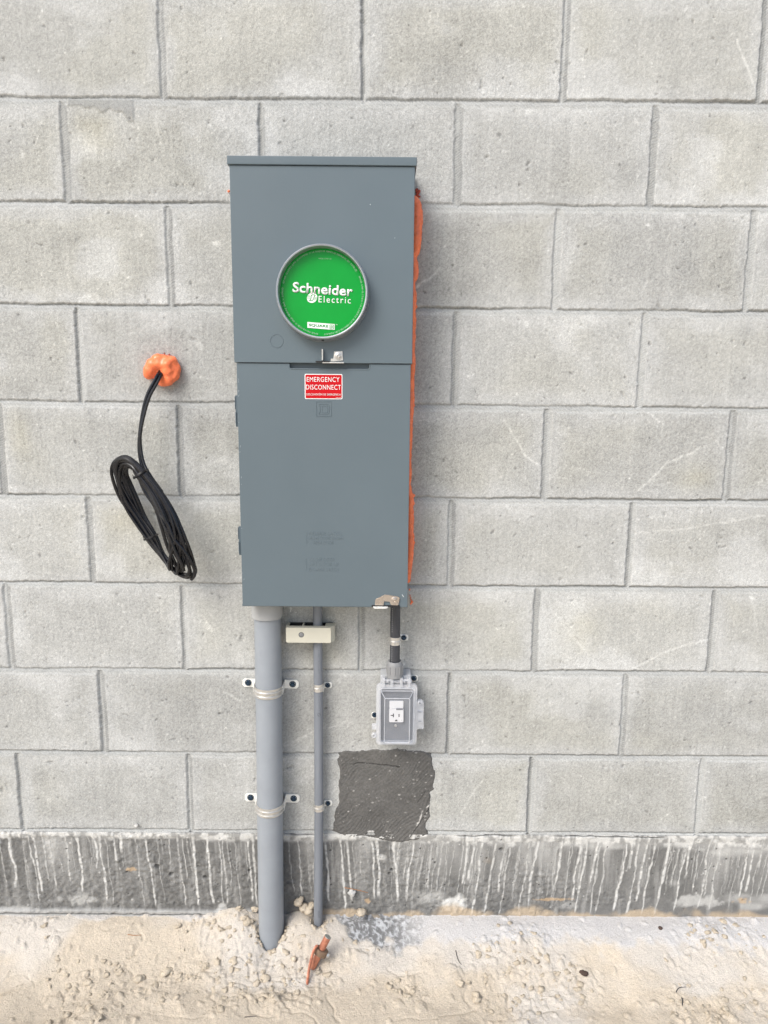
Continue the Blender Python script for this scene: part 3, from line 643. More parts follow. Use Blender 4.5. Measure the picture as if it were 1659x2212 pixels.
# clod stuck against the foundation between the pipes
bmc = bmesh.new()
for k, (x, y, ra) in enumerate(((615, 715, .010), (660, 760, .011), (705, 780, .013), (640, 690, .006), (725, 745, .009))):
    p = W3(8, x, y, .008); blobby(bmc, p, ra, 31+k*7, .85, 3, .25)
mc = bpy.data.meshes.new('dirt_lump'); bmc.to_mesh(mc); bmc.free(); mc.shade_smooth(); tag(link('dirt_lump', mc, M['clod']), 'brown damp sand lump stuck to the foundation between the two grey pipes', 'dirt')
def lump(name, k, x, y, Y_, ra, m, label, cat, squash=.8, on_ground=False, seed=3):
    p = W3(k, x, y, Y_); b = bmesh.new()
    if on_ground: p = hit(k, x, y, ra*.4)
    blobby(b, p, ra, seed, squash, 3, .3); me = bpy.data.meshes.new(name); b.to_mesh(me); b.free(); me.shade_smooth(); return tag(link(name, me, m), label, cat)
lump('stone', 8, 1140, 800, .012, .0115, M['clod'], 'flat tan crust of sand resting at the foot of the streaked foundation', 'dirt', .5, seed=11)
lump('pebble', 8, 1063, 635, .004, .0085, M['pebble'], 'pale round pebble stuck on the foundation below the orange needle', 'stone', .8, seed=5)
lump('stone', 10, 864, 747, .15, .0075, M['stone'], 'dark brown angular stone lying on the sand right of the ground rod', 'stone', .55, True, 19)
lump('pebble', 9, 590, 110, .004, .0045, M['pebble'], 'small grey mortar nub stuck low on the block wall, left of the pipes', 'stone', .8, seed=9)
lump('stone', 10, 1195, 553, .04, .0045, M['stone'], 'tiny brown chip on the white mortar strip at right', 'stone', .6, True, 12)
def twig(name, k, pts, Y_, ra, m, label, ground=False):
    P = []
    for x, y in pts:
        p = W3(k, x, y, Y_)
        if ground: p = hit(k, x, y, .002)
        P.append(p)
    c = crom(P, 6); MB_ = MB(); MB_.tube(c, [ra*(1-.5*i/len(c)) for i in range(len(c))], 6); return tag(MB_.build(name, m), label, 'twig')
twig('pine_needle', 8, [(1000, 595), (1060, 605), (1130, 620), (1195, 637)], .006, .0009, M['twig'], 'orange dry needle lying against the foundation right of the narrow pipe')
twig('twig', 10, [(1262, 830), (1275, 812), (1305, 808)], 0, .0011, M['darktwig'], 'thin curled dark twig on the sand at right', True)
twig('twig', 10, [(1287, 855), (1290, 870), (1288, 888)], 0, .0016, M['darktwig'], 'short thick dark twig on the sand below the curled one at right', True)
twig('twig', 10, [(310, 650), (320, 690), (335, 712)], 0, .0012, M['darktwig'], 'curved brown root poking from the sand right of the rod', True)
twig('twig', 8, [(170, 1668), (220, 1664), (272, 1660)], 0, .0009, M['darktwig'], 'straight short dark twig on the sand below the wide pipe', True)
twig('pine_needle', 9, [(552, 581), (580, 585), (612, 583)], 0, .0009, M['twig'], 'short orange needle on the sand left of the wide pipe', True)

# ================================================================ METER CABINET
D = .110                                                                   # the cabinet's depth
BX0, BX1, BZ0, BZT = .1545, .5085, .6015, 1.496
SPL = 1.1085
cab = empty('meter_cabinet', ((BX0+BX1)/2, -D/2, BZ0), 'tall grey steel electric meter cabinet with round green socket cover, mounted on the block wall', 'electrical box')
MB().box(BX0+.003, BX1-.003, .003, D-.014, BZ0+.002, BZT-.004, .0012).build('enclosure', M['paint'], cab)
cap = MB(); cap.box(.1490, .5133, .002, D+.0065, 1.4800, BZT, .0016).build('top_cap', M['paint'], cab)
uc = MB()
uc.prism([(BX0-.0018, SPL), (BX1+.0012, SPL), (BX1+.0012, 1.4795), (BX0-.0018, 1.4795)], D-.030, D+.003, bev=.0012)
uc = uc.build('upper_cover', M['paint'], cab)
# knockout
kx, kz = W(2, 180, 1510, D); ko = MB(); ko.lathe([(.0125, D+.0028), (.0127, D+.0036), (.0131, D+.0036), (.0134, D+.0028)], along_y(kx, kz), 48, False); ko.build('knockout', M['paint'], uc)
# lower door with a finger slot at its top edge
sx0, sx1, sz = W(3, 520, 155, D)[0], W(3, 1163, 155, D)[0], W(3, 700, 200, D)[1]
dr = MB()
dz1 = SPL-.0012
outline = [(BX0+.002, BZ0), (BX1-.0015, BZ0), (BX1-.0015, dz1), (sx1, dz1), (sx1, sz+.003), (sx1-.003, sz), (sx0+.003, sz), (sx0, sz+.003), (sx0, dz1), (BX0+.002, dz1)]
dr.prism(outline, D-.020, D, bev=.0010)
door = dr.build('door', M['paint'], cab)
MB().box(sx0-.002, sx1+.002, D-.019, D-.010, sz-.002, dz1+.004).build('finger_slot', M['paintdark'], door)
MB().tube([(sx0, -D, dz1-.001), (sx0, -D, sz+.003), (sx0+.003, -D, sz), (sx1-.003, -D, sz), (sx1, -D, sz+.003), (sx1, -D, dz1-.001)], .0011, 8).build('slot_rim', M['paint'], door)
MB().box(BX0+.0005, BX1-.001, D-.012, D-.004, BZ0-.0016, BZ0+.004, .0006).build('bottom_flange', M['paintdark'], door)
# hinges on the left edge
for k, y0, y1 in ((3, 410, 660), (4, 243, 470)):
    x0, z1 = W(k, 86 if k == 3 else 112, y0, D-.02); _, z0 = W(k, 90, y1, D-.02); h = MB()
    h.box(x0+.0012, BX0+.004, D-.024, D-.018, z0, z1, .0006); zc = (z0+z1)/2
    h.box(x0, x0+.0015, D-.025, D-.017, zc+.004, z1-.002, .0005); h.box(x0+.0008, x0+.003, D-.026, D-.016, z0+.003, zc-.002, .0005)
    h.build('hinge', M['paintdark'], cab)
# meter socket ring
RX, RZ = .3315, 1.2425
prof = [(.0925, D+.003), (.0915, D+.006), (.0903, D+.012), (.0900, D+.024), (.0893, D+.0285), (.0872, D+.0305), (.0852, D+.0300), (.0843, D+.0275), (.0838, D+.011)]
MB().lathe(prof, along_y(RX, RZ), 128, False).build('socket_ring', M['ring'], cab)
MB().box(RX-.002, RX+.002, D+.010, D+.024, RZ-.0915, RZ-.0895, .0005).build('ring_seam', M['dark'], cab)
disc = MB()
disc.lathe([(.0002, D+.0130), (.03, D+.0130), (.06, D+.0130), (.078, D+.0126), (.0842, D+.0118)], along_y(RX, RZ), 128, False); disc = disc.build('cover_disc', M['green'], cab)
disc['label'] = 'bright green round cover with white lettering'
DY = D+.0134
kpx = 5.53/.864
def dl(x, y):                                                             # spot on the disc from the close-up
    return W(2, x, y, DY)
tl = -math.radians(4.0)
def dtext(name, body, x0, y0, x1, y1, h, m, bold=0, spacing=1.0, Yo=0):
    """writing with its centre line from (x0,y0) to (x1,y1) and letter height h in close-up pixels"""
    a, b = dl(x0, y0), dl(x1, y1); c = ((a[0]+b[0])/2, (a[1]+b[1])/2); L = math.hypot(b[0]-a[0], b[1]-a[1]); hh = h*(dl(0, 0)[1]-dl(0, 100)[1])/100
    return text(name, body, c[0]-L/2, c[0]+L/2, c[1]-hh/2, c[1]+hh/2, DY+Yo, m, disc, bold, .0002, math.atan2(b[1]-a[1], b[0]-a[0]), spacing)
dtext('lettering', 'Schneider', 398, 762, 1228, 822, 148, M['white'], bold=.024, spacing=1.03, Yo=.0004)
dtext('lettering', 'Electric', 755, 928, 1200, 944, 92, M['white'], bold=.0, spacing=1.28)
# roundel left of the second line
rm = MB(); ring_pts = []
cx_, cz_ = dl(666, 910)
for i in range(40):
    a = 2*math.pi*i/40; ex, ez = .0101*math.cos(a), .0097*math.sin(a); ring_pts.append((cx_+ex*1.0+ez*.12, cz_+ez))
rm.prism(ring_pts, DY-.0002, DY+.0002).build('roundel', M['white'], disc, smooth=False)
sw = MB()
pts = [dl(*p) for p in ((705, 872), (668, 868), (652, 885), (652, 905), (640, 938), (622, 944))]; sw.tube([Vector((p[0], -DY-.0003, p[1])) for p in crom([(p[0], p[1], 0) for p in pts], 5) for p in [(p[0], p[1])]], .00065, 6)
pts = [dl(*p) for p in ((712, 878), (700, 884), (688, 912), (676, 940), (655, 948), (628, 946))]; sw.tube([Vector((p[0], -DY-.0003, p[1])) for p in crom([(p[0], p[1], 0) for p in pts], 5) for p in [(p[0], p[1])]], .00055, 6)
for (x0, y0, x1, y1) in ((600, 896, 642, 898), (597, 914, 636, 916), (604, 880, 640, 882), (700, 902, 735, 905), (694, 920, 735, 922), (690, 936, 728, 939)):
    a, b = dl(x0, y0), dl(x1, y1); sw.tube([(a[0], -DY-.0003, a[1]), (b[0], -DY-.0003, b[1])], .00038, 6)
sw.build('roundel_mark', M['green'], disc)
# small framed word near the bottom
def quad(x0, y0, x1, y1, h):                                              # slanted strip in close-up pixels
    return [dl(x0, y0+h/2), dl(x1, y1+h/2), dl(x1, y1-h/2), dl(x0, y0-h/2)]
MB().prism(quad(600, 1284, 978, 1314, 80), DY-.0002, DY+.0002).build('word_plate', M['white'], disc, smooth=False)
dtext('lettering', 'SQUARE', 620, 1287, 890, 1308, 42, M['green'], bold=.02, Yo=.0003)
MB().frame(quad(908, 1310, 968, 1314, 62), quad(915, 1310, 961, 1314, 50), DY+.0002, DY+.0005).build('letter_frame', M['green'], disc, smooth=False)
dtext('lettering', 'D', 924, 1311, 954, 1313, 34, M['green'], bold=.03, Yo=.0003)
dtext('lettering', 'TM', 990, 1282, 1014, 1284, 12, M['white'])
dtext('lettering', '40523-117-01 05', 755, 366, 930, 372, 17, M['whitedim'])
def ringtext(body, a0, a1, rad, size, m, flip=True):
    """small words round the rim; angles in degrees clockwise from the top"""
    n = len(body)
    for grp in [1]:
        b = bmesh.new()
        cu = bpy.data.curves.new('t', 'FONT'); cu.size = 1; cu.resolution_u = 1; t = bpy.data.objects.new('tmp', cu); COL.objects.link(t); cache = {}
        for i, ch in enumerate(body):
            if ch == ' ': continue
            if ch not in cache:
                cu.body = ch; dg = bpy.context.evaluated_depsgraph_get(); dg.update(); cache[ch] = bpy.data.meshes.new_from_object(t.evaluated_get(dg))
            me = cache[ch].copy(); co = [v.co.copy() for v in me.vertices]; xm = (min(c.x for c in co)+max(c.x for c in co))/2
            a = math.radians(a0+(a1-a0)*(i+.5)/n); up = Vector((math.sin(a), math.cos(a))); rt = Vector((math.cos(a), -math.sin(a)))
            for v, c in zip(me.vertices, co):
                p = up*(rad+c.y*size)+rt*((c.x-xm)*size); v.co = (RX+p.x, -DY-.0002, RZ+p.y)
            b.from_mesh(me); bpy.data.meshes.remove(me)
        bpy.data.objects.remove(t); bpy.data.curves.remove(cu)
        bmesh.ops.recalc_face_normals(b, faces=b.faces); me = bpy.data.meshes.new('rim_lettering'); b.to_mesh(me); b.free(); link('rim_lettering', me, m, disc)
ringtext('RETIRER SEULEMENT QUAND LE WATTMÈTRE OU LA PLAQUE DE FERMETURE PERMANENTE EST INSTALLÉE.', -77, 60, .0768, .0046, M['whitedim'])
ringtext('REMOVER CUANDO EL MEDIDOR O LA CUBIERTA DE SELLADO PERMANENTE ESTEN INSTALADOS', 66, 178, .0772, .0046, M['whitedim'])
ringtext('REMOVE WHEN THE METER OR SEALED PERMANENT COVER IS INSTALLED', 187, 277, .0772, .0046, M['whitedim'])
# upper latch: bent pin and screw plate
lt = MB(); a = W(3, 785, 45, D+.012); b_ = W(3, 785, 135, D+.012)
pinx = a[0]; z0, z1 = W(3, 785, 130, D+.01)[1], W(3, 785, 42, D+.01)[1]
lt.box(pinx-.0011, pinx+.0013, D+.003, D+.014, z0, z1, .0005)
lt.box(W(3, 785, 0, D+.01)[0], W(3, 957, 0, D+.01)[0], D+.003, D+.013, W(3, 0, 147, D+.01)[1], W(3, 0, 137, D+.01)[1], .0004)
pl_ = [W(3, *p, D+.004) for p in ((878, 60), (945, 58), (950, 132), (872, 140), (850, 138), (852, 118), (874, 118))]
lt.prism(pl_, D+.003, D+.0052, bev=.0004); latch = lt.build('upper_latch', M['zinc'], cab)
bx0, bx1 = W(3, 730, 0, D+.012)[0], W(3, 842, 0, D+.012)[0]
MB().box(bx0, bx1, D+.003, D+.0135, W(3, 0, 139, D+.012)[1], W(3, 0, 129, D+.012)[1], .0006).build('latch_tongue', M['dark'], latch)
sx_, sz_ = W(3, 912, 94, D+.006)
MB().lathe([(.0078, D+.0050), (.0076, D+.0062), (.0058, D+.0068), (.0050, D+.0066), (.0046, D+.0085), (.0028, D+.0092), (.0022, D+.0072), (.0002, D+.0072)], along_y(sx_, sz_), 32, False).build('screw', M['zinc'], latch)
# red warning label
lx0, lz1 = W(3, 643, 238, D+.0002); lx1, lz0 = W(3, 945, 441, D+.0002)
lab = MB(); lab.prism(rrect(lx0, lx1, lz0, lz1, .0025), D-.0004, D+.0003); lab = lab.build('warning_label', M['white'], door, smooth=False); lab['label'] = 'red label with white words'
MB().prism(rrect(lx0+.0016, lx1-.0016, lz0+.0016, lz1-.0016, .0018), D+.0001, D+.0006).build('red_field', M['red'], lab, smooth=False)
def ltext(body, x0, x1, y0, y1, bold): 
    a = W(3, x0, y1, D); b = W(3, x1, y0, D); return text('lettering', body, a[0], b[0], a[1], b[1], D+.0008, M['white'], lab, bold, .0002, spacing=1.1)
ltext('EMERGENCY', 661, 922, 265, 301, .0); ltext('DISCONNECT', 655, 933, 327, 363, .0); ltext('DESCONEXIÓN DE EMERGENCIA', 659, 932, 392, 410, .004)
ltext('MSPS3-0030', 895, 936, 426, 431, .0)
# embossed square letter
def emboss_path(pts, closed=True, r=.0009):
    P = [W3(3, x, y, D+.0002) for x, y in pts]; b = MB(); P2 = []
    for i in range(len(P)-(0 if closed else 1)):
        a, c = P[i], P[(i+1) % len(P)]; b.tube([a, c], r, 6)
    return b
e1 = emboss_path([(738, 460), (857, 460), (857, 578), (738, 578)], r=.0006); e2 = emboss_path([(758, 480), (826, 480), (840, 494), (840, 548), (826, 562), (758, 562), (758, 548), (766, 548), (766, 494), (758, 494)], r=.0005)
e1.build('embossed_frame', M['paint'], door); e2.build('embossed_letter', M['paint'], door)
emboss_path([(783, 494), (822, 494), (826, 500), (826, 542), (822, 549), (783, 549)], r=.0005).build('embossed_letter', M['paint'], door)
def etext(body, x0, x1, yc, h=25):
    a = W(4, x0, yc+h/2, D); b = W(4, x1, yc-h/2, D); return text('embossed_lettering', body, a[0], b[0], a[1], b[1], D-.0002, M['paint'], door, -.014, .0004, spacing=1.12)
etext('RELEASE LATCH', 683, 940, 300); etext('MOVE DOOR DOWN', 685, 952, 337); etext('OPEN DOOR', 707, 876, 372)
etext('CLOSE DOOR', 690, 883, 508); etext('LIFT DOOR UP', 682, 917, 545); etext('ENGAGE LATCH', 680, 915, 587)
for pts in ([(660, 285), (660, 382), (674, 362)], [(657, 600), (657, 500), (642, 524)]):
    MB().tube([W3(4, *p, D) for p in pts], .0005, 6).build('embossed_arrow', M['paint'], door)
# lower latch
MB().box(W(6, 250, 0, D)[0], W(6, 605, 0, D)[0], D-.004, D+.0025, W(6, 0, 282, D)[1]-.0005, W(6, 0, 262, D)[1], .0006).build('gasket_strip', M['dark'], door)
lp_ = [W(6, *p, D+.003) for p in ((287, 268), (292, 205), (303, 188), (332, 176), (412, 136), (458, 140), (590, 163), (600, 182), (583, 262), (570, 270), (500, 267), (482, 252), (477, 223), (402, 216), (396, 270))]
l2 = MB().prism(lp_, D+.0004, D+.0028, bev=.0003).build('lower_latch', M['nickel'], door)
tx0, tx1 = W(6, 268, 0, D+.006)[0], W(6, 455, 0, D+.006)[0]; tzc = W(6, 0, 285, D+.004)[1]
tb = MB(); o = rrect(tx0, tx1, -D-.0135, -D+.004, .006); hx_ = W(6, 325, 0, D+.006)[0]
ih = [(hx_+.0052*math.cos(2*math.pi*(i+.5)/len(o)), -D-.0062+.0028*math.sin(2*math.pi*(i+.5)/len(o))) for i in range(len(o))]
for zz in (tzc-.0011, tzc+.0004):
    n_ = len(o); vo = [tb.b.verts.new((p[0], p[1], zz)) for p in o]; vi = [tb.b.verts.new((p[0], p[1], zz)) for p in ih]
    for i in range(n_): tb.b.faces.new((vo[i], vo[(i+1) % n_], vi[(i+1) % n_], vi[i]))
    if zz < tzc: pv, pi_ = vo, vi
for i in range(n_): tb.b.faces.new((pv[i], pv[(i+1) % n_], vo[(i+1) % n_], vo[i])); tb.b.faces.new((pi_[i], pi_[(i+1) % n_], vi[(i+1) % n_], vi[i]))
tb.build('padlock_tab', M['tab'], l2, angle=30)
sx_, sz_ = W(6, 533, 208, D+.004)
MB().lathe([(.0074, D+.0026), (.0072, D+.0040), (.0056, D+.0045), (.0050, D+.0043), (.0045, D+.0058), (.0026, D+.0062), (.0020, D+.0046), (.0002, D+.0046)], along_y(sx_, sz_), 32, False).build('screw', M['nickel'], l2)
# paint nicks
for k, x0, y0, x1, y1, Yk in ((6, 630, 132, 650, 165, D), (1, 1142, 445, 1143, 452, D+.003), (1, 1323, 695, 1326, 697, D+.003)):
    MB().tube([W3(k, x0, y0, Yk), W3(k, x1, y1, Yk)], .0005, 5).build('paint_nick', M['white'], cab)

rk = random.Random(8)
for i in range(14):                                                       # chipped paint along the door's hinge edge
    z = rk.choice((rk.uniform(1.02, 1.08), rk.uniform(.85, 1.02), rk.uniform(.64, .9))); x = BX0+.0035+rk.random()*.003; l_ = rk.uniform(.001, .005)
    MB().tube([Vector((x, -D, z)), Vector((x+.0004, -D, z+l_))], .00028, 5).build('paint_nick', M['backbox'], cab)

# ================================================================ ORANGE FOAM
def remesh(bm, name, vox, amp, freq, m, parent=None, smooth_it=2):
    me = bpy.data.meshes.new(name); bm.to_mesh(me); bm.free(); t = bpy.data.objects.new('tmp', me); COL.objects.link(t)
    md = t.modifiers.new('r', 'REMESH'); md.mode = 'VOXEL'; md.voxel_size = vox
    ms = t.modifiers.new('s', 'SMOOTH'); ms.iterations = smooth_it; ms.factor = .6
    dg = bpy.context.evaluated_depsgraph_get(); me2 = bpy.data.meshes.new_from_object(t.evaluated_get(dg)); bpy.data.objects.remove(t)
    n = len(me2.vertices); co = np.empty(n*3); me2.vertices.foreach_get('co', co); nr = np.empty(n*3); me2.vertices.foreach_get('normal', nr)
    co = co.reshape(-1, 3); nr = nr.reshape(-1, 3); d = fbm(co[:, 0]*freq+co[:, 1]*freq*.7, co[:, 2]*freq-co[:, 1]*freq*.6, 201, 3)*amp
    co = co+nr*d[:, None]; me2.vertices.foreach_set('co', co.ravel()); me2.name = name; me2.shade_smooth(); return link(name, me2, m, parent)
def sph(bm, c, r, sc=(1, 1, 1)):
    g = bmesh.ops.create_icosphere(bm, subdivisions=3, radius=1)
    for v in g['verts']: v.co = Vector(c)+Vector((v.co.x*r*sc[0], v.co.y*r*sc[1], v.co.z*r*sc[2]))
bm = bmesh.new()
# (close-up y, right edge x) down the right side of the cabinet
prof = [(195, 128), (215, 142), (250, 149), (290, 149), (340, 144), (390, 141), (430, 136), (450, 124), (465, 118), (490, 126), (530, 130), (560, 126), (578, 112), (600, 115), (650, 119), (700, 119), (760, 118), (820, 113), (850, 116), (900, 116), (960, 114), (1020, 112), (1080, 111), (1130, 109), (1160, 108), (1200, 107), (1250, 104),
        (1300, 101), (1350, 100), (1400, 99), (1450, 97), (1500, 95), (1560, 93), (1590, 100), (1620, 104), (1660, 103), (1700, 106), (1740, 105), (1775, 104), (1800, 107), (1840, 106), (1880, 104), (1920, 99), (1960, 95), (2000, 90), (2012, 86)]
for (y0, x0), (y1, x1) in zip(prof, prof[1:]):
    n_ = max(1, int(abs(y1-y0)/9))
    for i in range(n_):
        t = i/n_; y = y0+(y1-y0)*t; xr = x0+(x1-x0)*t+rr.uniform(-.8, .8)-(2.2+1.5*math.sin(y*.037) if 600 < y < 1560 else 0); rad = .0085+.003*max(0, min(1, (560-y)/250)); Yc = .013+.003*math.sin(y*.021); e = W(16, xr, y, Yc)
        sph(bm, (e[0]-rad, -Yc, e[1]), rad); sph(bm, (e[0]-rad-.010, -Yc*.9, e[1]), rad*.95)
for y, x in ((1600, 110), (1638, 108), (1825, 110), (1170, 108), (700, 121)):
    e = W(16, x, y, .014); sph(bm, (e[0]-.003, -.014, e[1]), .004)
fo = remesh(bm, 'foam_bead', .0019, .0014, 90, M['foam'], smooth_it=3); tag(fo, 'long bead of orange expanding foam squeezed out along the right side of the grey cabinet', 'foam')
bm = bmesh.new()
for x, y, ra in ((160, 180, .0085), (200, 165, .0075), (235, 155, .0088), (270, 165, .0075)): pass
for x, y, ra, Yk in ((510, 190, .016, .014), (480, 230, .015, .016), (470, 265, .011, .014), (560, 150, .016, .016), (620, 150, .015, .014), (670, 170, .016, .013), (705, 220, .015, .012), (700, 280, .014, .012), (650, 310, .015, .014), (600, 325, .012, .014), (560, 320, .009, .012), (640, 230, .016, .02), (610, 190, .013, .022), (560, 180, .012, .022), (590, 235, .015, .006), (540, 260, .012, .004), (640, 180, .010, .027), (665, 150, .008, .024)):
    p = W(5, x, y, Yk); sph(bm, (p[0], -Yk, p[1]), ra)
blob = remesh(bm, 'foam_plug', .0019, .0042, 34, M['foam'], smooth_it=26); tag(blob, 'round lump of orange foam sealing the hole where the black cable leaves the wall', 'foam')
bm = bmesh.new(); sm_ = random.Random(9)
for i in range(46):
    a = sm_.uniform(0, 1); p = W(5, 600+150*a+sm_.gauss(0, 10), 95+150*a*a+sm_.gauss(0, 8), .001); blobby(bm, (p[0], -.0008, p[1]), .0009+.0012*sm_.random(), i, .8, 1)
for i in range(34):
    p = W(16, 121+sm_.gauss(0, 5), 155+sm_.gauss(0, 12), .001); blobby(bm, (p[0], -.0006, p[1]), .0012+.0014*sm_.random(), i+50, .8, 1)
me = bpy.data.meshes.new('foam_crumbs'); bm.to_mesh(me); bm.free(); me.shade_smooth(); tag(link('foam_crumbs', me, M['foamred']), 'reddish foam crumbs smeared on the wall by the plug and the cabinet corner', 'foam', kind='stuff')
bm = bmesh.new()
for x, y, ra in ((1480, 745, .0014), (1482, 752, .001), (1484, 795, .0013), (1488, 810, .0013), (1490, 825, .0014), (1497, 838, .0016), (1495, 852, .002), (1503, 846, .0016), (1490, 862, .0013)):
    p = W(4, x, y, .003); sph(bm, (p[0], -.003, p[1]), ra*1.3)
dd = remesh(bm, 'foam_drip', .0007, .0003, 300, M['foam'], smooth_it=1); tag(dd, 'thin red-orange drip of foam on the wall below the long bead', 'foam')
bm = bmesh.new(); p = W(1, 84, 350, .004); sph(bm, (p[0]+.003, -.004, p[1]), .0029); dd = remesh(bm, 'foam_speck', .0009, .0004, 300, M['foam']); tag(dd, 'tiny orange foam speck at the left edge of the grey cabinet', 'foam')

# ================================================================ BLACK CABLE COIL
coil = empty('cable_coil', W3(5, 560, 240, .02), 'coiled black cable hanging from the orange foam plug, tied in a long loop', 'cable')
cb = MB(); rc = .0036
A = [W3(5, *p) for p in ((585, 225, .005), (560, 260, .028), (520, 330, .040), (455, 460, .048), (415, 620, .052), (390, 800, .055), (385, 950, .058), (410, 1080, .062), (470, 1190, .070), (560, 1320, .080))]
B = [W3(5, *p) for p in ((600, 232, .005), (585, 268, .027), (545, 345, .040), (478, 470, .049), (432, 620, .054), (396, 800, .060), (402, 950, .062), (432, 1080, .066), (495, 1190, .074), (590, 1320, .083))]
A2 = [Vector(p)+Vector((-.0035, -.006, 0)) for p in A[:1]]+[p+Vector((-.0052*min(1, i/3), -.0015, -.0015)) for i, p in enumerate(A) if i]
cb.tube(crom(A, 8), rc, 10); cb.tube(crom(B, 8), rc*.95, 10)
cb.build('lead', M['cable'], coil)
outer = [(138, 1200, .050), (140, 1100, .055), (180, 1020, .060), (270, 1005, .066), (400, 1110, .075), (540, 1270, .085), (680, 1480, .094), (800, 1730, .098), (880, 1930, .090), (918, 2065, .080), (862, 2118, .070), (735, 2070, .060), (595, 1935, .052), (462, 1752, .046), (305, 1530, .040), (195, 1370, .042)]
inner = [(315, 1250, .046), (268, 1160, .052), (280, 1105, .060), (325, 1115, .068), (362, 1178, .076), (450, 1310, .080), (520, 1460, .086), (565, 1620, .088), (600, 1780, .082), (640, 1920, .076), (655, 1990, .066), (625, 1935, .058), (580, 1830, .050), (535, 1705, .046), (445, 1545, .038), (375, 1400, .042)]
rg = random.Random(21)
NL = 13
reg = [rg.sample(range(NL), NL) for _ in range(4)]                        # each loop's place in the bundle at four stations: foot, left, head, right
reg[3] = [(v+rg.choice((0, 0, 1)))%NL for v in reg[2]]
fo_ = [(rg.uniform(-20, 25), rg.uniform(-60, 25)) for _ in range(NL)]
cb = MB()
for li in range(NL):
    P = []
    for k, (o, i_) in enumerate(zip(outer, inner)):
        # stations: head at k=2, right at 6, foot at 9.5, left at 13.5
        st = [(9.5, reg[0]), (13.5, reg[1]), (18, reg[2]), (22, reg[3]), (25.5, reg[0])]; kk = k if k >= 9.5 else k+16
        for (a, ra), (b, rb) in zip(st, st[1:]):
            if a <= kk <= b: t = (kk-a)/(b-a); t = t*t*(3-2*t); w = (ra[li]*(1-t)+rb[li]*t)/(NL-1); break
        ft = math.exp(-((k-9.6)/2.0)**2); ex, ey = fo_[li]
        w = min(1, max(0, w)); x = o[0]*w+i_[0]*(1-w)+rg.gauss(0, 5)+ex*ft; y = o[1]*w+i_[1]*(1-w)+rg.gauss(0, 5)+ey*ft
        Yk = o[2]*w+i_[2]*(1-w)+(.011*((li*7) % NL)/NL-.005)*(1 if k not in (4, 13) else .7)
        P.append(W3(5, x, y, max(.006, Yk)))
    cb.tube(crom(P, 7, True), .0036*rg.uniform(.92, 1.04), 10, closed=True)
# the two loose ends at the foot
cb.tube(crom([W3(5, *p) for p in ((560, 1480, .088), (600, 1600, .092), (650, 1700, .095), (710, 1850, .094), (760, 1950, .09), (785, 2025, .086))], 8), rc, 10)
cb.tube(crom([W3(5, *p) for p in ((570, 1520, .090), (640, 1600, .096), (700, 1740, .098), (800, 1860, .096), (870, 1990, .09), (880, 2060, .08), (850, 2100, .074))], 8), rc, 10)
cb.build('loops', M['cable'], coil)
def tie(cx, cy, w, ang, Yc, dep, name='cable_tie'):
    c = W3(5, cx, cy, Yc); t = MB(); P = []; ca, sa = math.cos(math.radians(ang)), math.sin(math.radians(ang))
    for i in range(28):
        a = 2*math.pi*i/28; u = w/2*math.cos(a); P.append(c+Vector((u*ca, -dep*math.sin(a), u*sa)))
    for dz_ in (-.0011, 0, .0011): t.tube([p+Vector((-sa*dz_, 0, ca*dz_)) for p in P], .0008, 6, closed=True)
    e = P[2]; t.box(e.x-.002, e.x+.002, -e.y-.001, -e.y+.0025, e.z-.002, e.z+.003, .0004)
    t.tube([P[14], P[14]+Vector((-.002, -.001, .008))], .0007, 5)
    t.build(name, M['tie'], coil)
tie(400, 1158, .036, 33, .073, .018); tie(490, 1722, .033, 22, .047, .014)

# ================================================================ CONDUITS
def pipe_pts(k_list, Yc): return [Vector((x, -Yc, z)) for x, z in k_list]
# wide conduit
PY = .037; PR = .0301
wc = empty('wide_conduit', (.192, -PY, -.30), 'wide smooth grey plastic conduit running from the cabinet down into the sand', 'pipe')
path = [Vector((.1972, -PY, .625)), Vector((.1965, -PY, .45)), Vector((.1952, -PY, .25)), Vector((.1930, -PY, .0)), Vector((.1915, -PY, -.22)), Vector((.1912, -PY, -.32))]
MB().tube(crom(path, 6), PR, 64).build('pipe', M['pvc'], wc)
c0 = Vector((.1966, 0, 0)); MB().lathe([(.0349, .556), (.0352, .558), (.0352, .601), (.0345, .602)], Matrix.Translation((.1968, -PY, 0)), 64, False).build('collar', M['collar'], wc)
MB().lathe([(.0303, .5562), (.0350, .5562)], Matrix.Translation((.1968, -PY, 0)), 64, False).build('collar_rim', M['collar'], wc)
# narrow conduit
NY = .0215; NR = .0107
nc_ = empty('narrow_conduit', (.304, -NY, -.28), 'narrow grey plastic conduit beside the wide one, passing behind the beige block', 'pipe')
npath = [Vector((.3072, -NY, .62)), Vector((.3076, -NY, .45)), Vector((.3078, -NY, .3)), Vector((.3066, -NY, .05)), Vector((.3035, -NY, -.18)), Vector((.3030, -NY, -.30))]
nps = crom(npath, 6); MB().tube(nps, NR, 40).build('pipe', M['pvc2'], nc_)
def on_pipe(z):
    for a, b in zip(nps, nps[1:]):
        if b.z <= z <= a.z: return a.x+(b.x-a.x)*(a.z-z)/(a.z-b.z)
    return nps[0].x
mk = MB()
zc_ = W(7, 881, 1133, .032)[1]; xp = on_pipe(zc_)
def skin(x, z):                                                           # a point just over the pipe's surface
    xc = on_pipe(z); dx = max(-NR*.95, min(NR*.95, x-xc)); return Vector((x, -NY-math.sqrt(NR*NR-dx*dx)-.0001, z))
mk.tube([skin(xp+.002+.0034*math.cos(a*math.pi/10), zc_+.0038*math.sin(a*math.pi/10)) for a in range(20)], .00035, 5, closed=True)
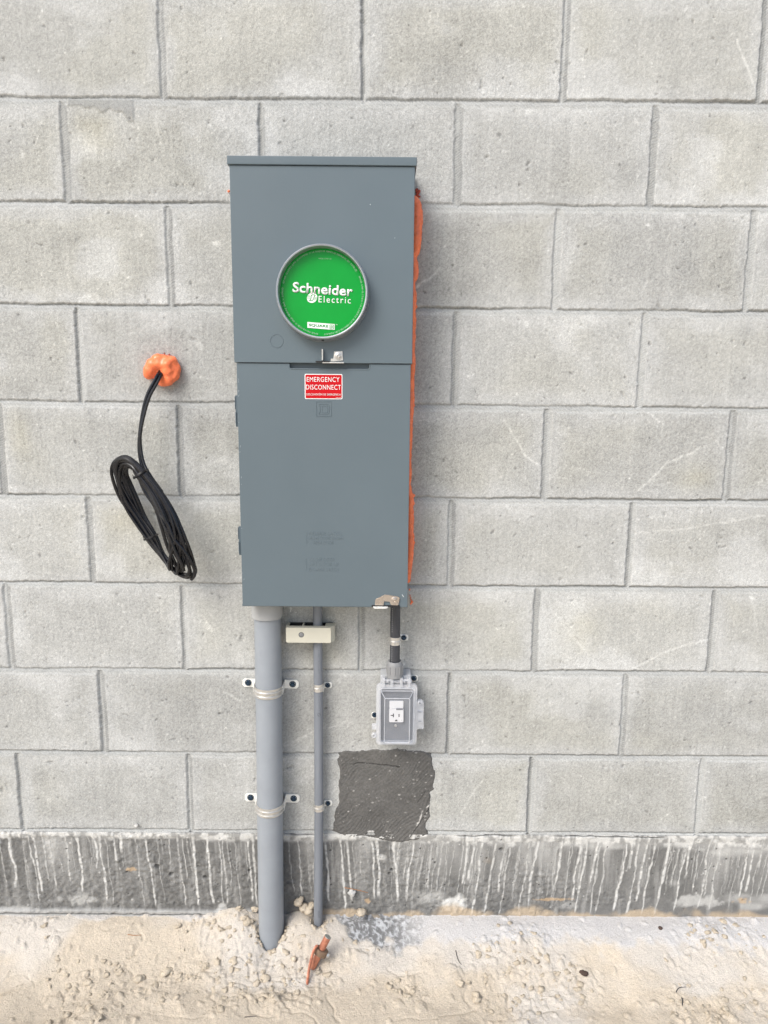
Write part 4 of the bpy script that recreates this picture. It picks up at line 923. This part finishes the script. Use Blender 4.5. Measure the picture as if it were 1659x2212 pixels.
mk.tube([skin(xp+.0005, zc_-.0024), skin(xp+.0035, zc_+.0024)], .0004, 5)
r = random.Random(3)
mk.build('printed_roundel', M['ink'], nc_)
for y0, y1 in ((520, 600), (640, 750), (795, 855), (965, 1100)):
    y = y0; mk = MB()
    while y < y1:
        z = W(7, 880, y, .032)[1]; xq = on_pipe(z)+.0026; w = r.choice((.0005, .0011, .0017)); mk.tube([skin(xq-.0012, z), skin(xq-.0012+w*1.4, z-.0004)], .00028, 4); y += r.choice((9, 12, 16))
    mk.build('printed_line', M['ink'], nc_)
mk = MB()
zc_ = W(8, 785, 820, .032)[1]
for i in range(9): z = zc_+.0095-i*.0022; mk.tube([skin(on_pipe(z)+.0005, z), skin(on_pipe(z)+.0052, z)], .00045, 4)
mk.build('printed_code', M['ink'], nc_)

# pipe straps
def hexhead(m, x, z, Y0, r=.0052):
    m.lathe([(r*1.25, Y0), (r*1.25, Y0+.0008), (r*.98, Y0+.0012)], along_y(x, z), 24, False); m.lathe([(r*.98, Y0+.0010), (r*.98, Y0+.0045), (r*.8, Y0+.0056), (r*.3, Y0+.0058), (.0001, Y0+.005)], along_y(x, z), 6, False)
def arc_band(cx, cY, r, z0, z1, th, a0, a1, n=28, dz=None):
    """sheet-metal band bent round a vertical pipe"""
    b = MB(); rows = []
    for i in range(n+1):
        a = math.radians(a0+(a1-a0)*i/n); c, s = math.cos(a), math.sin(a)
        rows.append([b.b.verts.new((cx+rr_*c, -(cY+rr_*s), z)) for rr_, z in ((r, z0), (r+th, z0), (r+th, z1), (r, z1))])
    for a, c in zip(rows, rows[1:]):
        for k in range(4): b.b.faces.new((a[k], a[(k+1) % 4], c[(k+1) % 4], c[k]))
    b.b.faces.new(rows[0]); b.b.faces.new(rows[-1][::-1]); return b
def big_strap(cx, zc, label):
    s = empty('pipe_strap', (cx, 0, zc), label, 'pipe strap', 'wide pipe straps')
    b = arc_band(cx, PY, PR+.0003, zc-.011, zc+.011, .0013, -12, 192)
    for q in (-.006, .0035):                                              # pressed ribs
        P = [Vector((cx+(PR+.0018)*math.cos(math.radians(a)), -(PY+(PR+.0018)*math.sin(math.radians(a))), zc+q)) for a in range(0, 181, 8)]; b.tube(P, .0022, 8)
    b.build('band', M['zinc'], s)
    for sg in (-1, 1):
        t = MB(); x0 = cx+sg*(PR+.002); x1 = cx+sg*(PR+.0355)
        t.box(min(x0, x0+sg*.0016), max(x0, x0+sg*.0016), .0015, PY+.002, zc-.0105, zc+.0105, .0003)
        pts = [(x0, zc-.0105), (x1-sg*.005, zc-.0105), (x1, zc-.0055), (x1, zc+.0055), (x1-sg*.005, zc+.0105), (x0, zc+.0105)]
        t.prism(pts if sg > 0 else pts[::-1], .0016, .0034, bev=.0003); t = t.build('tab', M['tab'], s)
        h = MB(); hexhead(h, cx+sg*(PR+.0215), zc+.0005, .0034, .0062); h.build('screw', M['screw'], t)
    return s
z1 = W(7, 220, 835, .003)[1]; z2 = W(7, 630, 1908, .003)[1]; z1b = W(7, 630, 851, .003)[1]
s1 = big_strap(.1948, z1b+.0015, 'upper of the two zinc straps clamping the wide grey conduit')
s2 = copy_tree(s1, None, (-.0012, 0, z2+.002-s1.location.z)); s2['label'] = 'lower of the two zinc straps clamping the wide grey conduit'
s1.rotation_euler.y = math.radians(1.6); s2.rotation_euler.y = math.radians(1.0)
def small_strap(cx, cY, R_, zc, label, group, hz, sx, zo):
    s = empty('pipe_strap', (cx, 0, zc), label, 'pipe strap', group)
    b = arc_band(cx, cY, R_+.0003, zc-hz, zc+hz, .0012, -25, 205)
    P = [Vector((cx+(R_+.0014)*math.cos(math.radians(a)), -(cY+(R_+.0014)*math.sin(math.radians(a))), zc)) for a in range(0, 181, 10)]; b.tube(P, .0016, 8); b.build('band', M['zinc'], s)
    t = MB(); x0, x1 = cx+R_+.0002, cx+sx
    t.box(x0, x0+.0014, .0012, cY+.003, zc+zo-.0072, zc+zo+.0072, .0003)
    t.prism([(x0, zc+zo-.0072), (x1-.003, zc+zo-.0072), (x1, zc+zo-.004), (x1, zc+zo+.004), (x1-.003, zc+zo+.0072), (x0, zc+zo+.0072)], .0014, .0030, bev=.0003); t = t.build('tab', M['tab'], s)
    h = MB(); hexhead(h, cx+sx-.0105, zc+zo, .003, .0050); h.build('screw', M['screw'], t); return s
za, zb_ = W(7, 870, 893, NY+NR)[1], W(7, 885, 2000, NY+NR)[1]
q1 = small_strap(on_pipe(za), NY, NR, za, 'upper small zinc strap holding the narrow grey conduit', 'small pipe straps', .0085, .0305, W(7, 962, 858, .002)[1]-za)
q2 = copy_tree(q1, None, (on_pipe(zb_)-q1.location.x, 0, zb_-za)); q2['label'] = 'lower small zinc strap holding the narrow grey conduit, beside the dark mortar patch'

# beige bonding block in front of the narrow pipe
bb = empty('bonding_block', (.289, -.02, .50), 'beige plastic grounding block clipped over the narrow grey pipe under the cabinet', 'grounding block')
fY = .046
fr_ = [W(7, *p, fY) for p in ((568, 325), (985, 330), (985, 475), (568, 468))]
x0, x1 = fr_[0][0], fr_[1][0]; z0 = (fr_[2][1]+fr_[3][1])/2; z1 = (fr_[0][1]+fr_[1][1])/2
xb1 = W(7, 1017, 300, .030)[0]
sh = MB()
def shell(bm, w=.0022):
    pass
outer_ = rrect(x0, x1+.006, z0, z1, .002); front_ = rrect(x0+.0006, x1, z0+.0008, z1-.0008, .0022)
sh.prism(outer_, .034, fY, bev=.0012, pts1=front_)
sh.build('cover', M['beige'], bb)
sk = MB(); sk.box(x0-.0004, x0+.0022, .006, .034, z0, z1, .0006); sk.box(x1+.003, x1+.0068, .006, .034, z0, z1, .0006); sk.box(x0, x1+.006, .006, .034, z0, z0+.0025, .0004)
xm = (W(7, 728, 290, .03)[0]); sk.box(xm-.002, xm+.002, .006, .034, z0+.002, z1-.0005, .0004)
xr_ = W(7, 950, 270, .03)[0]; sk.box(xr_-.004, x1+.004, .012, .034, z1-.003, z1-.0002, .0004); sk.box(x0+.001, W(7, 600, 270, .03)[0], .010, .034, z1-.003, z1-.0002, .0004)
sk.build('side_walls', M['beige'], bb)
MB().box(x0+.002, x1+.003, .004, .008, z0+.001, z1-.002).build('shade_backing', M['dark'], bb)  # near-black sheet: shade seen through the top openings put into its colour
sx_, sz_ = W(7, 713, 395, fY)
MB().lathe([(.0062, fY-.0002), (.0062, fY+.0001), (.0045, fY+.0001)], along_y(sx_, sz_), 24, False).build('screw_recess', M['ink'], bb)
sc_ = MB().lathe([(.0042, fY-.001), (.0042, fY+.0004), (.0030, fY+.0009), (.0002, fY+.0010)], along_y(sx_, sz_), 20, False); sc_.box(sx_-.003, sx_+.003, fY+.0006, fY+.0012, sz_-.0005, sz_+.0005); sc_.build('screw', M['nut'], bb)

# black flexible conduit and its fitting
fx_ = .4828; FY = .045; FR = .0112
fc = empty('flexible_conduit', (fx_, -FY, .44), 'short black ribbed conduit joining the cabinet to the outlet box', 'conduit')
f1 = MB(); n_ = 60; P = [Vector((fx_, -FY, .606-(.606-.435)*i/n_)) for i in range(n_+1)]; f1.tube(P, [FR+.00018*math.sin(i*2.2) for i in range(n_+1)], 32); f1.build('tube', M['flex'], fc)
for za_, zb2 in ((.60, .525), (.50, .45)):
  m_ = MB(); zz = za_
  while zz > zb2:
    m_.box(fx_-.0078, fx_-.0062, FY+.0078, FY+.0092, zz-.0012, zz+.0012)
    zz -= .0048
  m_.build('printed_line', M['nut'], fc)
zf1 = W(6, 540, 985, FY+.012)[1]; zf0 = W(6, 540, 1165, FY+.018)[1]
nut = MB().lathe([(FR+.0005, zf1-.002), (.0150, zf1-.001), (.0172, zf1-.006), (.0180, zf1-.0105), (.0182, zf0+.003), (.0186, zf0+.001), (.0186, zf0-.006), (.0160, zf0-.0065)], Matrix.Translation((fx_, -FY, 0)), 48, False)
for i in range(10):
    a = 2*math.pi*(i+.5)/10; c, s_ = math.cos(a), math.sin(a); nut.tube([(fx_+.0182*c, -FY+.0182*s_, zf1-.011), (fx_+.0184*c, -FY+.0184*s_, zf0+.003)], .0016, 6)
nut.build('connector_nut', M['nut'], fc)
zs_ = W(6, 540, 728, FY+FR)[1]
small_strap(fx_, FY, FR, zs_, 'small zinc strap holding the black ribbed conduit above the outlet', 'small pipe straps', .0088, .0315, W(6, 645, 673, .002)[1]-zs_)

# ================================================================ OUTLET BOX
ob = empty('outlet_box', (.487, -.02, .275), 'grey weatherproof outlet box with clear bubble cover, above the dark mortar patch', 'outlet box')
BY = .046
ox0, oz1 = W(6, 355, 1190, BY); ox1, oz0 = W(6, 733, 2000, BY)
MB().box(ox0, ox1, .002, BY-.002, oz0, W(6, 0, 1150, BY)[1], .003).build('back_box', M['backbox'], ob)
# mounting ears with screws
for (a_, b_, c_, d_, sxx, szz) in ((715, 830, 1150, 1225, 780, 1190), (245, 320, 1615, 1690, 285, 1650)):
    e = MB(); p0 = W(6, a_, d_, .004); p1 = W(6, b_, c_, .004); e.prism(rrect(p0[0], p1[0], p0[1], p1[1], .004), .001, .004, bev=.0004); e = e.build('mounting_ear', M['tab'], ob); h = MB(); q_ = W(6, sxx, szz, .006); hexhead(h, q_[0], q_[1], .004, .0052); h.build('screw', M['screw'], e)
# cover frame
CY0, CY1 = BY, .056
def R6(x0, x1, y0, y1, r, Yk, n=6):
    a = W(6, x0, y1, Yk); b = W(6, x1, y0, Yk); return rrect(a[0], b[0], a[1], b[1], r, n)
MB().frame(R6(302, 823, 1268, 2020, .009, CY1), R6(352, 783, 1330, 1985, .007, CY1), CY0, CY1).build('cover_frame', M['frost'], ob, angle=30)
MB().frame(R6(335, 795, 1305, 2003, .008, CY1), R6(345, 785, 1317, 1995, .0075, CY1), CY1+.0002, CY1+.0022).build('cover_bead', M['frost'], ob, angle=30)
# plate behind, receptacle
pb = MB().prism(R6(352, 783, 1330, 1990, .005, .047), .0442, .0470).build('inner_plate', M['plate'], ob, smooth=False)
bz = MB(); FYb = .086
o0 = R6(355, 778, 1345, 1992, .004, CY1); o1 = R6(407, 728, 1442, 1998, .004, FYb)
bz.prism(o0, CY1, FYb, pts1=o1, open_back=True, bev=.0008); bub = bz.build('bubble_cover', M['clear'], ob, angle=25)
rc_ = MB()
for a, b in zip(range(0, 1), range(1)):
    P = [Vector((p[0], -FYb, p[1])) for p in o1]; rc_.tube(P, .0010, 6, closed=True)
P = [Vector((p[0], -CY1-.0008, p[1])) for p in o0]; rc_.tube(P, .0012, 6, closed=True)
for k in (3, 10, 17, 24): rc_.tube([Vector((o0[k][0], -CY1, o0[k][1])), Vector((o1[k][0], -FYb, o1[k][1]))], .0009, 6)
rc_.build('bubble_edge', M['frost'], bub)
rp = MB(); a = W(6, 467, 1738, .0525); b = W(6, 648, 1572, .0525); rp.prism(rrect(a[0], b[0], a[1], b[1], .0022), .047, .0525, bev=.0005)
b2_ = W(6, 645, 1475, .0500); rp.prism(rrect(a[0]+.0003, b[0]-.0003, b[1]+.0006, b2_[1], .0022), .047, .0505, bev=.0005)
rp = rp.build('receptacle', M['recep'], ob)
def slot(x0, x1, y0, y1):
    p = W(6, x0, y1, .0525); q = W(6, x1, y0, .0525); return (p[0], q[0], .0521, .0528, p[1], q[1])
sl_ = MB(); sl_.box(*slot(514, 527, 1630, 1675)); sl_.box(*slot(487, 516, 1648, 1658)); sl_.box(*slot(585, 598, 1635, 1672)); p = W(6, 557, 1718, .0525)
sl_.prism([(p[0]+.0026*math.cos(math.radians(t)), p[1]+.0024*math.sin(math.radians(t))) for t in range(0, 181, 20)]+[(p[0]-.0026, p[1]-.0015), (p[0]+.0026, p[1]-.0015)], .0521, .0529); p = W(6, 625, 1713, .0525); sl_.box(p[0]-.0005, p[0]+.0005, .0521, .0528, p[1]-.0005, p[1]+.0005)
sl_.build('slots', M['dark'], rp, smooth=False)
sl_ = MB(); p = W(6, 555, 1585, .0525); q = W(6, 640, 1568, .0525); sl_.box(p[0], q[0], .0522, .0531, p[1], q[1]+.001, .0003); sl_.build('test_button', M['plate'], rp)
p = W(6, 550, 1785, .0495); MB().lathe([(.0032, .047), (.0032, .0482), (.0022, .0495), (.0002, .0498)], along_y(p[0], p[1]), 18, False).build('plate_screw', M['zinc'], ob)
# hinge across the top
hg = MB(); p0 = W(6, 390, 1290, CY1); p1 = W(6, 750, 1180, CY1)
hy = (p0[1]+p1[1])/2; hg.tube([(p0[0], -CY1+.004, hy+.001), (p1[0], -CY1+.004, hy+.001)], .0055, 16)
for x_ in (388, 495, 615, 715):
    a = W(6, x_, 0, CY1)[0]; hg.box(a, a+.0072, .043, CY1+.004, p0[1]-.001, p1[1], .001)
hg.build('hinge', M['frost'], ob)
for x_ in (425, 483, 648, 697):
    hp = MB(); a = W(6, x_, 0, CY1)[0]; hp.box(a-.0022, a+.0022, CY1+.0005, CY1+.0025, hy-.002, hy+.0035, .0005); hp.build('hinge_spring', M['plate'], ob)
# latch on the right side, tabs on the left
lt = MB()
o = [W(6, *p, .052) for p in ((805, 1480), (850, 1462), (880, 1470), (903, 1492), (903, 1815), (880, 1822), (845, 1808), (805, 1840))]; lt.prism(o, .044, .054, bev=.001)
p = W(6, 852, 1498, .056); lt.lathe([(.0046, .054), (.0046, .058), (.003, .0592), (.0002, .0592)], along_y(p[0], p[1]), 20, False)
a = W(6, 820, 1735, .056); b = W(6, 895, 1600, .056); lt.prism(rrect(a[0], b[0], a[1], b[1], .002), .054, .060, bev=.001); lt = lt.build('latch', M['frost'], ob)
b = MB(); a = W(6, 852, 1498, .0595); b.lathe([(.0022, .0592), (.0022, .0598), (.0002, .0598)], along_y(*a), 16, False); b.build('latch_pin', M['plate'], lt)
for y in (1612, 1726): a = W(6, 832, y+4, .0605); c = W(6, 872, y-4, .0605); b = MB(); b.box(a[0], c[0], .0600, .0606, a[1], c[1]); b.build('latch_slot', M['plate'], lt)
tb = MB(); a = W(6, 250, 1822, .05); b = W(6, 312, 1765, .05); tb.prism(rrect(a[0], b[0], a[1], b[1], .001), .045, .053, bev=.0006)
p = W(6, 275, 1902, .05); tb.lathe([(.0058, .045), (.0058, .053), (.0048, .054), (.0030, .054), (.0028, .045)], along_y(p[0], p[1]), 24, False); a = W(6, 275, 1925, .05); b = W(6, 312, 1880, .05); tb.box(a[0], b[0], .045, .052, a[1], b[1], .0005)
tb.build('side_tab', M['frost'], ob)

# ================================================================ GROUND ROD, CLAMP, WIRE
GY = .095
def g3(x, y, Yk): return W3(8, x, y, Yk)
bot_p = hit(8, 738, 1245); top_p = g3(862, 1000, -bot_p.y-.012); bot_p = bot_p+(bot_p-top_p)*.5; RY = -bot_p.y
rod = empty('ground_rod', hit(8, 738, 1245), 'copper ground rod leaning out of the sand in front of the narrow pipe', 'ground rod')
ax = (top_p-bot_p).normalized(); rq = ax.to_track_quat('Z', 'Y').to_matrix().to_4x4()
Lr = (top_p-bot_p).length
MB().lathe([(.0082, 0), (.0082, Lr-.001)], Matrix.Translation(bot_p) @ rq, 28, False).build('shaft', M['copper'], rod)
MB().lathe([(.0082, Lr-.0011), (.0078, Lr-.0002), (.0002, Lr)], Matrix.Translation(bot_p) @ rq, 28, False).build('cut_end', M['rodend'], rod)
RM = (-top_p.y+.004); cl = empty('rod_clamp', g3(800, 1120, RM), 'bronze clamp with a hex bolt tightened round the leaning copper rod', 'clamp')
tc = ((top_p-g3(803, 1120, RM)).length); cc_ = top_p-ax*tc
side = ax.cross(Vector((0, 1, 0))).normalized(); frt = ax.cross(side).normalized()
Mcl = Matrix.Translation(cc_) @ rq
c_ = MB()
sec = []
for i in range(32):
    a = 2*math.pi*i/32; ra = .0118+.0055*max(0, math.cos(a-math.pi))**2+.0035*max(0, math.cos(a))**4; sec.append((ra*math.cos(a), ra*math.sin(a)))
loc = lambda u, v, w: Vector(cc_)+side*u+frt*v+ax*w
vs = [[c_.b.verts.new(loc(u*s, v*s, w)) for (u, v) in sec] for s, w in ((.80, .0075), (1, .0068), (1, -.0068), (.80, -.0075))]
inn = [[c_.b.verts.new(loc(.0088*math.cos(2*math.pi*i/32), .0088*math.sin(2*math.pi*i/32), w)) for i in range(32)] for w in (.0075, -.0075)]
seq = [inn[0]]+vs+[inn[1]]
for a, b in zip(seq, seq[1:]):
    for i in range(32): c_.b.faces.new((a[i], a[(i+1) % 32], b[(i+1) % 32], b[i]))
c_.build('body', M['bronze'], cl)
bd = g3(866, 1108, RM)-cc_; bd = (bd-ax*bd.dot(ax)).normalized(); qb = bd.to_track_quat('Z', 'Y').to_matrix().to_4x4(); Mb = Matrix.Translation(cc_) @ qb
c_ = MB(); c_.lathe([(.0038, .009), (.0038, .018)], Mb, 16, False); c_.lathe([(.0058, .0165), (.0062, .0175), (.0062, .0215), (.0052, .0228), (.0002, .0228)], Mb, 6, False); c_.build('bolt', M['zinc'], cl)
wr = MB(); rg = random.Random(2)
we = hit(8, 690, 1392)
Ya, Yb = RM+.010, -we.y
wp = [g3(x, y, Ya+(Yb-Ya)*t) for x, y, t in ((770, 1075, 0), (748, 1110, .1), (732, 1160, .25), (719, 1210, .4), (707, 1270, .6), (698, 1330, .8))]+[we, we+Vector((-.002, -.004, -.02))]
cwp = crom(wp, 8)
for s_ in range(7):
    P = []
    for i, p in enumerate(cwp):
        a = i*.42+s_*2*math.pi/6; ra = 0 if s_ == 6 else .0021; P.append(p+Vector((ra*math.cos(a), ra*math.sin(a), 0)))
    wr.tube(P, .00125, 6)
tag(wr.build('ground_wire', M['copper']), 'stranded bare copper wire from the clamp down into the sand', 'wire')
# dry drip below the cabinet
b = MB(); b.tube([W3(7, 616, 138, .06), W3(7, 618, 160, .062), W3(7, 613, 184, .064)], [.0008, .0006, .0003], 6); tag(b.build('paint_drip', M['white']), 'thin white sealant string hanging under the cabinet between the two pipes', 'drip')
